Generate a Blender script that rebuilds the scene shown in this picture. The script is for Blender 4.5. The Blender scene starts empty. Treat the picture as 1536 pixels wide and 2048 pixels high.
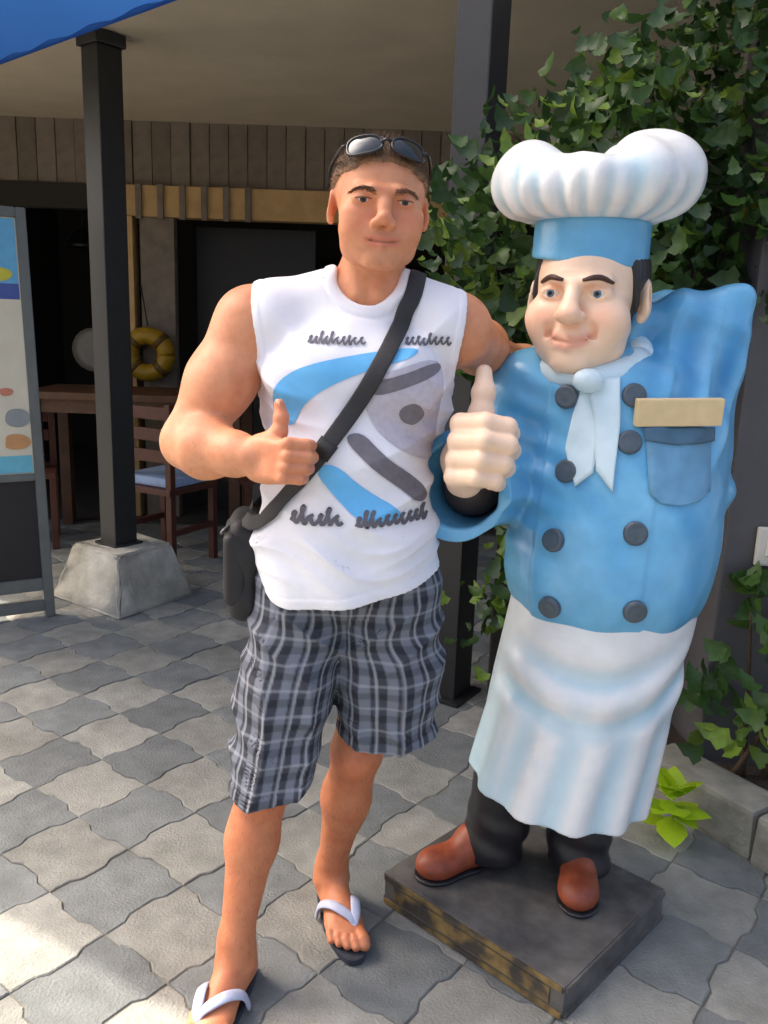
import bpy, bmesh, math, random
import numpy as np
from mathutils import Vector, Matrix
from mathutils.bvhtree import BVHTree

R = math.radians
random.seed(7)
np.random.seed(7)
scene = bpy.context.scene
C = scene.collection

# ------------------------------------------------------------------ camera
cam_data = bpy.data.cameras.new('camera')
cam_data.sensor_fit = 'VERTICAL'
cam_data.sensor_height = 24.0
cam_data.lens = 24.0 * 1700.0 / 2048.0
cam_data.clip_start = 0.05
cam_data.clip_end = 500.0
cam = bpy.data.objects.new('camera', cam_data)
C.objects.link(cam)
PITCH, ROLL = R(12.8), R(2.0)
_r0 = Vector((1, 0, 0)); _u0 = Vector((0, math.sin(PITCH), math.cos(PITCH))); _f0 = Vector((0, math.cos(PITCH), -math.sin(PITCH)))
_rx = _r0 * math.cos(ROLL) + _u0 * math.sin(ROLL)
_uy = -_r0 * math.sin(ROLL) + _u0 * math.cos(ROLL)
_m = Matrix((_rx, _uy, -_f0)).transposed().to_4x4()
_m.translation = Vector((0, 0, 1.45))
cam.matrix_world = _m
scene.camera = cam

# ------------------------------------------------------------------ world, sun, exposure
SUN_EL = R(52)
SUN_H = Vector((-0.87, 0.49, 0)).normalized()
world = bpy.data.worlds.new('World')
scene.world = world
world.use_nodes = True
wn = world.node_tree
bg = wn.nodes['Background']
sky = wn.nodes.new('ShaderNodeTexSky')
sky.sky_type = 'NISHITA'
sky.sun_disc = False
sky.sun_elevation = SUN_EL
sky.sun_rotation = math.atan2(SUN_H.x, SUN_H.y)
sky.dust_density = 9.5
sky.air_density = 0.8
sky.ozone_density = 0.0
wn.links.new(sky.outputs['Color'], bg.inputs['Color'])
bg.inputs['Strength'].default_value = 0.13
sun_data = bpy.data.lights.new('sun', 'SUN')
sun_data.energy = 2.0
sun_data.angle = R(0.5)
sun_data.color = (1.0, 0.93, 0.82)
sun = bpy.data.objects.new('sun', sun_data)
C.objects.link(sun)
sd = Vector((SUN_H.x * math.cos(SUN_EL), SUN_H.y * math.cos(SUN_EL), math.sin(SUN_EL)))
sun.rotation_euler = (-sd).to_track_quat('-Z', 'Y').to_euler()
sun.location = sd * 20
vs = scene.view_settings
vs.view_transform = 'Standard'
vs.look = 'None'
vs.exposure = 1.92
vs.gamma = 1.0
vs.use_curve_mapping = False

# ------------------------------------------------------------------ helpers: objects and materials
def lin(r, g, b):
    f = lambda c: (c / 255 / 12.92) if c <= 10 else ((c / 255 + 0.055) / 1.055) ** 2.4
    return (f(r), f(g), f(b), 1.0)

def tag(o, label=None, cat=None, group=None, kind=None):
    if label: o['label'] = label
    if cat: o['category'] = cat
    if group: o['group'] = group
    if kind: o['kind'] = kind
    return o

def empty(name, loc, label, cat, group=None):
    o = bpy.data.objects.new(name, None)
    C.objects.link(o)
    o.location = loc
    o.empty_display_size = 0.1
    return tag(o, label, cat, group)

def new_mat(name, col, rough=0.6, metal=0.0, var=0.0, scale=8.0, bump=0.0, bscale=60.0, attr=None, rnd=0.0, col2=None, spec=0.5, sss=0.0, detail=4.0, lo=0.35, hi=0.65, bdist=0.01, space='Object', coat=0.0):
    """principled material: colour varied by noise between col and col2, vertex tint, per-object variation, fine bump"""
    m = bpy.data.materials.new(name)
    m.use_nodes = True
    nt = m.node_tree
    N, L = nt.nodes, nt.links
    p = N['Principled BSDF']
    p.inputs['Roughness'].default_value = rough
    p.inputs['Metallic'].default_value = metal
    p.inputs['Specular IOR Level'].default_value = spec
    if sss > 0:
        p.inputs['Subsurface Weight'].default_value = sss
        p.inputs['Subsurface Radius'].default_value = (1.0, 0.35, 0.18)
        p.inputs['Subsurface Scale'].default_value = 0.012
    tc = N.new('ShaderNodeTexCoord')
    if coat > 0:
        p.inputs['Coat Weight'].default_value = coat; p.inputs['Coat Roughness'].default_value = 0.18
    coord = tc.outputs['Object']
    if space == 'World': coord = N.new('ShaderNodeNewGeometry').outputs['Position']
    out = None
    rgb = N.new('ShaderNodeRGB'); rgb.outputs[0].default_value = col
    out = rgb.outputs[0]
    if col2 is not None:
        nz = N.new('ShaderNodeTexNoise'); nz.inputs['Scale'].default_value = scale; nz.inputs['Detail'].default_value = detail
        L.new(coord, nz.inputs['Vector'])
        mr = N.new('ShaderNodeMapRange'); mr.inputs['From Min'].default_value = lo; mr.inputs['From Max'].default_value = hi
        L.new(nz.outputs['Fac'], mr.inputs['Value'])
        mx = N.new('ShaderNodeMix'); mx.data_type = 'RGBA'
        L.new(mr.outputs['Result'], mx.inputs['Factor'])
        L.new(out, mx.inputs['A']); mx.inputs['B'].default_value = col2
        out = mx.outputs['Result']
    if attr:
        at_ = N.new('ShaderNodeAttribute'); at_.attribute_name = attr
        mu = N.new('ShaderNodeMix'); mu.data_type = 'RGBA'; mu.blend_type = 'MULTIPLY'; mu.inputs['Factor'].default_value = 1.0
        L.new(out, mu.inputs['A']); L.new(at_.outputs['Color'], mu.inputs['B'])
        out = mu.outputs['Result']
    if var > 0 or rnd > 0:
        nz2 = N.new('ShaderNodeTexNoise'); nz2.inputs['Scale'].default_value = scale * 2.7; nz2.inputs['Detail'].default_value = 5
        L.new(coord, nz2.inputs['Vector'])
        mr2 = N.new('ShaderNodeMapRange'); mr2.inputs['To Min'].default_value = 1 - var; mr2.inputs['To Max'].default_value = 1 + var
        mr2.inputs['From Min'].default_value = 0.25; mr2.inputs['From Max'].default_value = 0.75
        L.new(nz2.outputs['Fac'], mr2.inputs['Value'])
        val = mr2.outputs['Result']
        if rnd > 0:
            oi = N.new('ShaderNodeObjectInfo')
            mr3 = N.new('ShaderNodeMapRange'); mr3.inputs['To Min'].default_value = 1 - rnd; mr3.inputs['To Max'].default_value = 1 + rnd
            L.new(oi.outputs['Random'], mr3.inputs['Value'])
            ml = N.new('ShaderNodeMath'); ml.operation = 'MULTIPLY'
            L.new(val, ml.inputs[0]); L.new(mr3.outputs['Result'], ml.inputs[1])
            val = ml.outputs[0]
        hs = N.new('ShaderNodeHueSaturation')
        L.new(out, hs.inputs['Color']); L.new(val, hs.inputs['Value'])
        out = hs.outputs['Color']
    L.new(out, p.inputs['Base Color'])
    if bump > 0:
        nb = N.new('ShaderNodeTexNoise'); nb.inputs['Scale'].default_value = bscale; nb.inputs['Detail'].default_value = 6
        L.new(coord, nb.inputs['Vector'])
        bp = N.new('ShaderNodeBump'); bp.inputs['Strength'].default_value = bump; bp.inputs['Distance'].default_value = bdist
        L.new(nb.outputs['Fac'], bp.inputs['Height'])
        L.new(bp.outputs['Normal'], p.inputs['Normal'])
    m['out_color'] = 1
    return m

def link_mesh(name, me, mat, parent=None, loc=None):
    o = bpy.data.objects.new(name, me)
    if mat is not None:
        for mm in (mat if isinstance(mat, (list, tuple)) else [mat]):
            me.materials.append(mm)
    C.objects.link(o)
    if parent is not None: o.parent = parent
    if loc is not None: o.location = loc
    return o

def mesh_np(name, V, F, mat, parent=None, smooth=True, org=(0, 0, 0), colors=None):
    """mesh object from arrays in world coordinates, stored relative to org (the parent's location)"""
    V = np.asarray(V, np.float32) - np.asarray(org, np.float32)
    F = np.asarray(F, np.int32)
    me = bpy.data.meshes.new(name)
    n, k = F.shape
    me.vertices.add(len(V)); me.vertices.foreach_set('co', V.ravel())
    me.loops.add(n * k); me.loops.foreach_set('vertex_index', F.ravel())
    me.polygons.add(n); me.polygons.foreach_set('loop_start', np.arange(0, n * k, k, dtype=np.int32))
    me.update(calc_edges=True)
    if smooth: me.polygons.foreach_set('use_smooth', np.ones(n, bool))
    if colors is not None:
        ca = me.color_attributes.new('tint', 'FLOAT_COLOR', 'POINT')
        ca.data.foreach_set('color', np.concatenate([colors, np.ones((len(V), 1))], 1).astype(np.float32).ravel())
    return link_mesh(name, me, mat, parent, None if parent is not None else org)

def bm_obj(name, bm, mat, parent=None, smooth=False, org=(0, 0, 0), loc=None):
    for v in bm.verts: v.co -= Vector(org)
    bmesh.ops.recalc_face_normals(bm, faces=bm.faces)
    me = bpy.data.meshes.new(name)
    bm.to_mesh(me); bm.free()
    if smooth: me.polygons.foreach_set('use_smooth', np.ones(len(me.polygons), bool))
    return link_mesh(name, me, mat, parent, loc if loc is not None else (None if parent is not None else org))

def add_box(bm, lo, hi, rot=None, piv=None, bev=0.0):
    lo, hi = Vector(lo), Vector(hi)
    g = bmesh.ops.create_cube(bm, size=1.0)
    vs_ = g['verts']
    c = (lo + hi) / 2
    for v in vs_: v.co = Vector((v.co.x * (hi.x - lo.x), v.co.y * (hi.y - lo.y), v.co.z * (hi.z - lo.z))) + c
    if bev > 0:
        es = list({e for v in vs_ for e in v.link_edges})
        r = bmesh.ops.bevel(bm, geom=es, offset=bev, segments=2, profile=0.7, affect='EDGES')
        vs_ = list({v for f in r['faces'] for v in f.verts} | {v for v in vs_ if v.is_valid})
    if rot is not None:
        bmesh.ops.rotate(bm, verts=vs_, cent=Vector(piv) if piv is not None else c, matrix=rot)
    return vs_

def add_prism(bm, pts, z0, z1, taper=1.0, bev=0.0):
    """vertical prism from a ground outline; the top may be tapered about its centre"""
    cx = sum(p[0] for p in pts) / len(pts); cy = sum(p[1] for p in pts) / len(pts)
    b = [bm.verts.new((p[0], p[1], z0)) for p in pts]
    t = [bm.verts.new((cx + (p[0] - cx) * taper, cy + (p[1] - cy) * taper, z1)) for p in pts]
    n = len(pts)
    fs = [bm.faces.new(b[::-1]), bm.faces.new(t)]
    for i in range(n): fs.append(bm.faces.new((b[i], b[(i + 1) % n], t[(i + 1) % n], t[i])))
    if bev > 0:
        bmesh.ops.recalc_face_normals(bm, faces=fs)
        bmesh.ops.bevel(bm, geom=list({e for f in fs for e in f.edges}), offset=bev, segments=2, profile=0.7, affect='EDGES')

def tube_arrays(pts, rad, seg=12, flat=1.0, up=None, caps=True):
    """tube along points; flat < 1 squashes it along the frame's second axis"""
    P = [Vector(p) for p in pts]; n = len(P)
    if not hasattr(rad, '__len__'): rad = [rad] * n
    V, F = [], []
    nrm = None
    for i in range(n):
        t = (P[min(i + 1, n - 1)] - P[max(i - 1, 0)]).normalized()
        if up is not None:
            u = Vector(up[i] if hasattr(up[0], '__len__') else up)
            nrm = (u - t * u.dot(t)).normalized()
        elif nrm is None:
            a = Vector((0, 0, 1)) if abs(t.z) < 0.9 else Vector((1, 0, 0))
            nrm = (a - t * a.dot(t)).normalized()
        else:
            nrm = (nrm - t * nrm.dot(t)).normalized()
        b = t.cross(nrm)
        for k in range(seg):
            a = 2 * math.pi * k / seg
            V.append(P[i] + b * (math.cos(a) * rad[i]) + nrm * (math.sin(a) * rad[i] * flat))
    for i in range(n - 1):
        for k in range(seg):
            k2 = (k + 1) % seg
            F.append((i * seg + k, i * seg + k2, (i + 1) * seg + k2, (i + 1) * seg + k))
    if caps:
        for i, o_ in ((0, 1), (n - 1, 0)):
            V.append(P[i]); c = len(V) - 1
            for k in range(seg):
                k2 = (k + 1) % seg
                a, b_ = i * seg + k, i * seg + k2
                F.append((c, b_, a, a) if o_ else (c, a, b_, b_))
    return V, F

def tube(name, pts, rad, mat, parent=None, org=(0, 0, 0), seg=12, flat=1.0, up=None, smooth=True):
    V, F = tube_arrays(pts, rad, seg, flat, up)
    bm = bmesh.new()
    vv = [bm.verts.new(v) for v in V]
    for f in F:
        f = list(dict.fromkeys(f))
        try: bm.faces.new([vv[i] for i in f])
        except ValueError: pass
    return bm_obj(name, bm, mat, parent, smooth, org)

def spline(pts, n):
    """Catmull-Rom through points"""
    P = [np.array(p, float) for p in pts]
    P = [2 * P[0] - P[1]] + P + [2 * P[-1] - P[-2]]
    out = []
    segs = len(P) - 3
    for s in range(segs):
        p0, p1, p2, p3 = P[s:s + 4]
        for i in range(n):
            t = i / n
            out.append(0.5 * (2 * p1 + (p2 - p0) * t + (2 * p0 - 5 * p1 + 4 * p2 - p3) * t * t + (3 * p1 - p0 - 3 * p2 + p3) * t ** 3))
    out.append(P[-2])
    return [tuple(p) for p in out]

# ------------------------------------------------------------------ sculpting: smooth-blended solids turned into one mesh
def smin(a, b, k):
    if k <= 0: return np.minimum(a, b)
    h = np.maximum(k - np.abs(a - b), 0) / k
    return np.minimum(a, b) - h * h * k * 0.25

class Clay:
    FAR = 0.08
    def __init__(self): self.ops = []
    def _add(self, fn, lo, hi, k, op):
        m = 0.035 + k
        self.ops.append((fn, np.array(lo) - m, np.array(hi) + m, k, op)); return self
    def cone(self, a, b, ra, rb=None, k=0.02, op='+'):
        rb = ra if rb is None else rb
        a = np.array(a, np.float32); b = np.array(b, np.float32); ba = b - a; bb = float(ba @ ba) + 1e-12
        def fn(x, y, z):
            t = np.clip(((x - a[0]) * ba[0] + (y - a[1]) * ba[1] + (z - a[2]) * ba[2]) / bb, 0, 1)
            return np.sqrt((x - a[0] - t * ba[0]) ** 2 + (y - a[1] - t * ba[1]) ** 2 + (z - a[2] - t * ba[2]) ** 2) - (ra + (rb - ra) * t)
        r = max(ra, rb)
        return self._add(fn, np.minimum(a, b) - r, np.maximum(a, b) + r, k, op)
    def chain(self, pts, rads, k=0.01, op='+'):
        for i in range(len(pts) - 1): self.cone(pts[i], pts[i + 1], rads[i], rads[i + 1], k, op)
        return self
    def ball(self, c, r, rot=None, k=0.02, op='+'):
        c = np.array(c, np.float32)
        r = np.array([r] * 3 if not hasattr(r, '__len__') else r, np.float32)
        M = np.eye(3) if rot is None else np.array(rot)
        def fn(x, y, z):
            X, Y, Z = x - c[0], y - c[1], z - c[2]
            u = X * M[0, 0] + Y * M[1, 0] + Z * M[2, 0]
            v = X * M[0, 1] + Y * M[1, 1] + Z * M[2, 1]
            w = X * M[0, 2] + Y * M[1, 2] + Z * M[2, 2]
            k0 = np.sqrt((u / r[0]) ** 2 + (v / r[1]) ** 2 + (w / r[2]) ** 2)
            k1 = np.sqrt((u / r[0] ** 2) ** 2 + (v / r[1] ** 2) ** 2 + (w / r[2] ** 2) ** 2) + 1e-9
            return np.where(k0 < 1e-4, -r.min(), k0 * (k0 - 1) / k1)
        e = np.abs(M) @ r
        return self._add(fn, c - e, c + e, k, op)
    def block(self, c, h, rot=None, rad=0.01, k=0.02, op='+'):
        c = np.array(c, np.float32); h = np.array(h, np.float32)
        M = np.eye(3) if rot is None else np.array(rot)
        def fn(x, y, z):
            X, Y, Z = x - c[0], y - c[1], z - c[2]
            q = [np.abs(X * M[0, i] + Y * M[1, i] + Z * M[2, i]) - (h[i] - rad) for i in range(3)]
            return np.sqrt(sum(np.maximum(a, 0) ** 2 for a in q)) + np.minimum(np.maximum(np.maximum(q[0], q[1]), q[2]), 0) - rad
        e = np.abs(M) @ h
        return self._add(fn, c - e, c + e, k, op)
    def cut(self, n, p, k=0.0, lo=None, hi=None, keep_local=False):
        """keep the side where (x-p).n < 0"""
        n = np.array(n, float); n /= np.linalg.norm(n); p = np.array(p, float)
        fn = lambda x, y, z: (x - p[0]) * n[0] + (y - p[1]) * n[1] + (z - p[2]) * n[2]
        self.ops.append((fn, None if lo is None else np.array(lo), None if hi is None else np.array(hi), k, '&')); return self
    def push(self, fn): self.ops.append((fn, None, None, 0, 'd')); return self
    def hollow(self, t): self.ops.append((t, None, None, 0, 's')); return self
    def _eval(self, x, y, z, ops, shape):
        d = np.full(shape, self.FAR, np.float32)
        for fn, lo, hi, k, op in ops:
            if op == 's':
                d = np.maximum(d, -(d + fn)); continue
            if op == 'd':
                d = d + fn(x, y, z).astype(np.float32); continue
            if lo is None: sl = (slice(None),) * 3
            else:
                ix = np.nonzero((x[:, 0, 0] >= lo[0]) & (x[:, 0, 0] <= hi[0]))[0]
                iy = np.nonzero((y[0, :, 0] >= lo[1]) & (y[0, :, 0] <= hi[1]))[0]
                iz = np.nonzero((z[0, 0, :] >= lo[2]) & (z[0, 0, :] <= hi[2]))[0]
                if len(ix) == 0 or len(iy) == 0 or len(iz) == 0: continue
                sl = (slice(ix[0], ix[-1] + 1), slice(iy[0], iy[-1] + 1), slice(iz[0], iz[-1] + 1))
            b = fn(x[sl[0]], y[:, sl[1]], z[:, :, sl[2]]).astype(np.float32)
            a = d[sl]
            if op == '+': d[sl] = smin(a, b, k)
            elif op == '-': d[sl] = -smin(-a, b, k)
            elif op == '&': d[sl] = -smin(-a, -b, k)
        return d
    def mesh(self, h=0.004, smooth=1):
        add = [o for o in self.ops if o[4] == '+']
        lo = np.min([o[1] for o in add], 0) ; hi = np.max([o[2] for o in add], 0)
        n = np.ceil((hi - lo) / h).astype(int) + 2
        B = 40
        cells, verts, quads = [], [], []
        st = np.array([(n[1] + 4) * (n[2] + 4), n[2] + 4, 1], np.int64)
        for bi in range(0, n[0], B):
            for bj in range(0, n[1], B):
                for bk in range(0, n[2], B):
                    i0 = np.array([bi, bj, bk])
                    b0 = lo + (i0 - 1) * h; b1 = lo + (i0 + B + 1) * h
                    ops = [o for o in self.ops if o[1] is None or (np.all(o[1] <= b1) and np.all(o[2] >= b0))]
                    if not any(o[4] == '+' for o in ops): continue
                    ax = [(lo[a] + (np.arange(-1, B + 1) + i0[a]) * h).astype(np.float32) for a in range(3)]
                    x, y, z = ax[0][:, None, None], ax[1][None, :, None], ax[2][None, None, :]
                    d = self._eval(x, y, z, ops, (B + 2,) * 3)
                    ins = d < 0
                    if ins.all() or not ins.any(): continue
                    cnt = np.zeros((B + 1,) * 3, np.int8)
                    for a in (0, 1):
                        for b in (0, 1):
                            for c in (0, 1): cnt += ins[a:B + 1 + a, b:B + 1 + b, c:B + 1 + c]
                    act = np.argwhere((cnt > 0) & (cnt < 8))
                    if len(act) == 0: continue
                    acc = np.zeros((len(act), 3)); num = np.zeros(len(act))
                    for axis in range(3):
                        o1, o2 = [a for a in range(3) if a != axis]
                        for u in (0, 1):
                            for v in (0, 1):
                                p = act.copy(); p[:, o1] += u; p[:, o2] += v
                                q = p.copy(); q[:, axis] += 1
                                dp = d[p[:, 0], p[:, 1], p[:, 2]]; dq = d[q[:, 0], q[:, 1], q[:, 2]]
                                s = (dp < 0) != (dq < 0)
                                t = np.where(s, dp / np.where(s, dp - dq, 1), 0)
                                pos = p.astype(float); pos[:, axis] += t
                                acc[s] += pos[s]; num[s] += 1
                    acc /= num[:, None]
                    verts.append(lo + (acc + i0 - 1) * h)
                    cells.append((act + i0) @ st)
                    for axis in range(3):
                        o1, o2 = (axis + 1) % 3, (axis + 2) % 3
                        sl1 = [slice(1, B + 1)] * 3; sl2 = [slice(1, B + 1)] * 3
                        sl2[axis] = slice(2, B + 2)
                        a, b = ins[tuple(sl1)], ins[tuple(sl2)]
                        e = np.argwhere(a != b)
                        if len(e) == 0: continue
                        flip = a[e[:, 0], e[:, 1], e[:, 2]]
                        c0 = e + 1
                        def cell(du, dv):
                            c_ = c0.copy(); c_[:, o1] -= du; c_[:, o2] -= dv
                            return (c_ + i0) @ st
                        q = np.stack([cell(1, 1), cell(0, 1), cell(0, 0), cell(1, 0)], 1)
                        q[~flip] = q[~flip][:, ::-1]
                        quads.append(q)
        cells = np.concatenate(cells); verts = np.concatenate(verts); quads = np.concatenate(quads)
        uc, first = np.unique(cells, return_index=True)
        V = verts[first]
        F = np.searchsorted(uc, quads)
        ok = np.all(uc[np.minimum(F, len(uc) - 1)] == quads, axis=1)
        F = F[ok]
        for _ in range(smooth):
            S = np.zeros_like(V); N = np.zeros(len(V))
            for a in range(4):
                b = (a + 1) % 4
                np.add.at(S, F[:, a], V[F[:, b]]); np.add.at(S, F[:, b], V[F[:, a]])
                np.add.at(N, F[:, a], 1); np.add.at(N, F[:, b], 1)
            V = V * 0.5 + 0.5 * S / np.maximum(N, 1)[:, None]
        return V, F

def rotz(a): return np.array(Matrix.Rotation(a, 3, 'Z'))
def rotm(ax, a): return np.array(Matrix.Rotation(a, 3, ax))

def bvh_of(V, F): return BVHTree.FromPolygons([tuple(v) for v in V], [tuple(f) for f in F], epsilon=0.0)

def drape_patch(name, bvh, poly, y0, direction, off, mat, parent, org, cuts=3, back=0.006, rounds=0):
    """a thin raised patch with an (x, z) outline laid onto a sculpted surface along one direction"""
    d = Vector(direction).normalized()
    for _ in range(rounds): poly = [q for i in range(len(poly)) for q in ((poly[i - 1][0] * .25 + poly[i][0] * .75, poly[i - 1][1] * .25 + poly[i][1] * .75), (poly[i][0] * .75 + poly[(i + 1) % len(poly)][0] * .25, poly[i][1] * .75 + poly[(i + 1) % len(poly)][1] * .25))]
    bm = bmesh.new()
    vs_ = [bm.verts.new((p[0], y0, p[1])) for p in poly]
    es = [bm.edges.new((vs_[i], vs_[(i + 1) % len(vs_)])) for i in range(len(vs_))]
    bmesh.ops.triangle_fill(bm, use_beauty=True, edges=es)
    for _ in range(cuts): bmesh.ops.subdivide_edges(bm, edges=bm.edges[:], cuts=1, use_grid_fill=True)
    bmesh.ops.triangulate(bm, faces=bm.faces[:])
    bm.verts.ensure_lookup_table()
    nrm = {}
    bad = []
    for v in bm.verts:
        hit = bvh.ray_cast(v.co - d * 0.6, d)
        if hit[0] is None: bad.append(v); continue
        nn = hit[1]
        if nn.dot(d) > 0: nn = -nn
        nrm[v] = nn
        v.co = hit[0] + nn * off
    if bad: bmesh.ops.delete(bm, geom=bad, context='VERTS')
    bound = [e for e in bm.edges if e.is_boundary] if back > 0 else []
    r = bmesh.ops.extrude_edge_only(bm, edges=bound)
    for g in r['geom']:
        if isinstance(g, bmesh.types.BMVert): g.co += d * (off + back)
    return bm_obj(name, bm, mat, parent, True, org)

# ================================================================== the setting
M_joint = new_mat('joint_sand', lin(112, 109, 99), 0.95, var=0.25, scale=6, bump=0.6, bscale=200)
M_light = new_mat('paver_light', lin(146, 146, 139), 0.88, var=0.20, scale=5.5, bump=0.5, bscale=140, rnd=0.13, col2=lin(126, 126, 119), space='World', lo=.3, hi=.7, detail=8)
M_dark = new_mat('paver_dark', lin(118, 122, 121), 0.88, var=0.20, scale=5.5, bump=0.5, bscale=140, rnd=0.15, col2=lin(104, 108, 107), space='World', lo=.3, hi=.7, detail=8)

# street asphalt beyond the paved terrace
M_far = new_mat('street_asphalt', lin(92, 92, 90), 0.92, var=0.2, scale=1.2, bump=0.5, bscale=90, space='World')
bm = bmesh.new()
bmesh.ops.create_grid(bm, x_segments=1, y_segments=1, size=380)
for v in bm.verts: v.co.z = -0.030
ground = tag(bm_obj('ground', bm, M_far), kind='structure')

TS = 0.236
A0 = R(52.5)
T0 = np.array((-0.694, 2.242))
ex = np.array((math.cos(A0), math.sin(A0))); ey = np.array((-ex[1], ex[0]))
bm = bmesh.new()
add_prism(bm, [tuple(T0 + ex * a + ey * b) for a, b in ((-3.4, -2.6), (5.9, -2.6), (5.9, 5.9), (-3.4, 5.9))], -0.026, -0.0045)
pavement = tag(bm_obj('pavement', bm, M_joint), kind='structure')

def paver_mesh(name, mat, seed, bulge):
    """interlocking paver: two sides bulge out, the other two are notched to take the neighbours"""
    rnd = random.Random(seed)
    bm = bmesh.new()
    h, am = TS / 2, 0.015
    def outline(g):
        o_ = []
        for k in range(4):
            sgn = am if (k % 2 == 0) == bulge else -am
            ca, sa = math.cos(k * math.pi / 2), math.sin(k * math.pi / 2)
            for t, off in ((-1.0, 0), (-.52, 0), (-.30, sgn), (.30, sgn), (.52, 0)):
                q = (h + off - g, t * h + (g if t == -1 else 0))
                o_.append((q[0] * ca - q[1] * sa, q[0] * sa + q[1] * ca))
        return o_
    rows = []
    for g, z, j in ((.0014, -.02, 0), (.0014, -.0030, .0008), (.0042, 0.0, .0008)):
        rows.append([bm.verts.new((x_ + rnd.uniform(-j, j), y_ + rnd.uniform(-j, j), z + rnd.uniform(-j, j) * .4)) for x_, y_ in outline(g)])
    n = len(rows[0])
    for lo_, hi_ in zip(rows, rows[1:]):
        for i in range(n): bm.faces.new((lo_[i], lo_[(i + 1) % n], hi_[(i + 1) % n], hi_[i]))
    bm.faces.new(rows[-1])
    bmesh.ops.recalc_face_normals(bm, faces=bm.faces)
    me = bpy.data.meshes.new(name); bm.to_mesh(me); bm.free(); me.materials.append(mat)
    return me
pav = {0: [paver_mesh('paver', M_light, s, False) for s in range(4)], 1: [paver_mesh('paver', M_dark, s + 10, True) for s in range(4)]}
cand = []
for i in range(-14, 25):
    for j in range(-11, 25):
        q = T0 + ex * i * TS + ey * j * TS
        if q[1] < -1.2 or q[1] > 6.9 or abs(q[0]) > 3.2 : continue
        fy = q[1] * math.cos(PITCH) + 1.45 * math.sin(PITCH)
        vis = q[1] > 1.2 and abs(q[0]) < 0.47 * fy + 0.12
        cand.append((q[1] if vis else 50 + abs(q[1] - 2) + abs(q[0]), vis, (i + j) % 2 == 0, q))
cand.sort(key=lambda t: t[0])
rnd = random.Random(3)
rest = {0: bmesh.new(), 1: bmesh.new()}
npv = 0
for s, vis, dark, q in cand:
    me = rnd.choice(pav[1 if dark else 0])
    mat4 = Matrix.Translation((q[0], q[1], rnd.uniform(-0.002, 0.002))) @ Matrix.Rotation(A0 + R(180) * rnd.randrange(2) + R(rnd.uniform(-0.4, 0.4)), 4, 'Z') @ Matrix.Rotation(R(rnd.uniform(-0.6, 0.6)), 4, 'X')
    if vis and npv < 300:
        o = bpy.data.objects.new('paver', me); C.objects.link(o); o.parent = pavement
        o.matrix_local = mat4
        npv += 1
    else:
        b_ = rest[1 if dark else 0]
        n0 = len(b_.verts)
        b_.from_mesh(me)
        b_.verts.ensure_lookup_table()
        bmesh.ops.transform(b_, matrix=mat4, verts=b_.verts[n0:])
tag(bm_obj('light_paver_field', rest[0], M_light, pavement), kind='stuff')
tag(bm_obj('dark_paver_field', rest[1], M_dark, pavement), kind='stuff')

# ------------------------------------------------------------------ restaurant building
M_soffit = new_mat('soffit_plaster', lin(198, 186, 164), 0.9, var=0.08, scale=1.5, bump=0.15, bscale=40)
M_slat = new_mat('slat_wood', lin(116, 105, 93), 0.85, var=0.22, scale=5, rnd=0.16, bump=0.3, bscale=30)
M_tanbeam = new_mat('tan_beam_wood', lin(184, 150, 100), 0.7, var=0.15, scale=4, bump=0.2, bscale=30)
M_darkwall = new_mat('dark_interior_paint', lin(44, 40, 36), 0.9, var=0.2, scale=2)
M_plaster = new_mat('upper_plaster', lin(196, 182, 160), 0.9, var=0.08, scale=1.0)
bld = empty('restaurant_building', (0, 6, 0), 'open fronted restaurant with beige soffit, brown slats and dark interior', 'building')
BO = (0, 6, 0)
def bpart(name, boxes, mat, bev=0.0, parent=None, org=BO):
    bm = bmesh.new()
    for lo_, hi_ in boxes: add_box(bm, lo_, hi_, bev=bev)
    return bm_obj(name, bm, mat, bld if parent is None else parent, False, org)
bpart('upper_wall', [((-3.56, 3.30, 2.70), (7, 3.6, 10)), ((-3.56, 3.6, 9.8), (7, 11.0, 10)), ((-3.56, 3.6, 2.7), (-3.3, 11, 9.8)), ((6.75, 3.6, 2.7), (7, 11, 9.8)), ((-3.3, 10.75, 2.7), (6.75, 11, 9.8))], M_plaster)
bpart('soffit', [((-3.56, 3.32, 2.66), (7, 6.10, 2.698))], M_soffit)
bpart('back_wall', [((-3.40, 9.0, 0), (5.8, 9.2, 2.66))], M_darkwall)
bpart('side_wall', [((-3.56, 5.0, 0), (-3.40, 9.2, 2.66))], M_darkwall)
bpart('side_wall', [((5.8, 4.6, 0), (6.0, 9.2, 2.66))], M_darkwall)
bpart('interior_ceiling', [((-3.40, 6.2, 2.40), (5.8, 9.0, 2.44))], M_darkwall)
bpart('interior_floor', [((-3.40, 5.75, 0.001), (5.8, 9.0, 0.012))], new_mat('interior_floor', lin(70, 66, 60), 0.6, var=0.15))
# slatted fascia: every board its own
sl_mesh = None
x = -3.33
rnd = random.Random(11)
while x < 3.2:
    w = 0.122
    dep = rnd.uniform(-0.010, 0.006)
    if sl_mesh is None:
        bm = bmesh.new(); add_box(bm, (-w / 2, -0.014, 0), (w / 2, 0.014, 0.40), bev=0.004)
        bmesh.ops.recalc_face_normals(bm, faces=bm.faces)
        sl_mesh = bpy.data.meshes.new('slat'); bm.to_mesh(sl_mesh); bm.free(); sl_mesh.materials.append(M_slat)
    o = bpy.data.objects.new('slat', sl_mesh); C.objects.link(o); o.parent = bld
    o.location = (x - BO[0], 6.0 + dep - BO[1], 2.262)
    x += 0.127
bpart('slat_backing', [((-3.40, 6.03, 2.26), (3.3, 6.06, 2.655))], M_slat)
bpart('beam', [((-1.95, 5.94, 2.06), (0.75, 6.06, 2.258))], M_tanbeam, 0.006)
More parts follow.
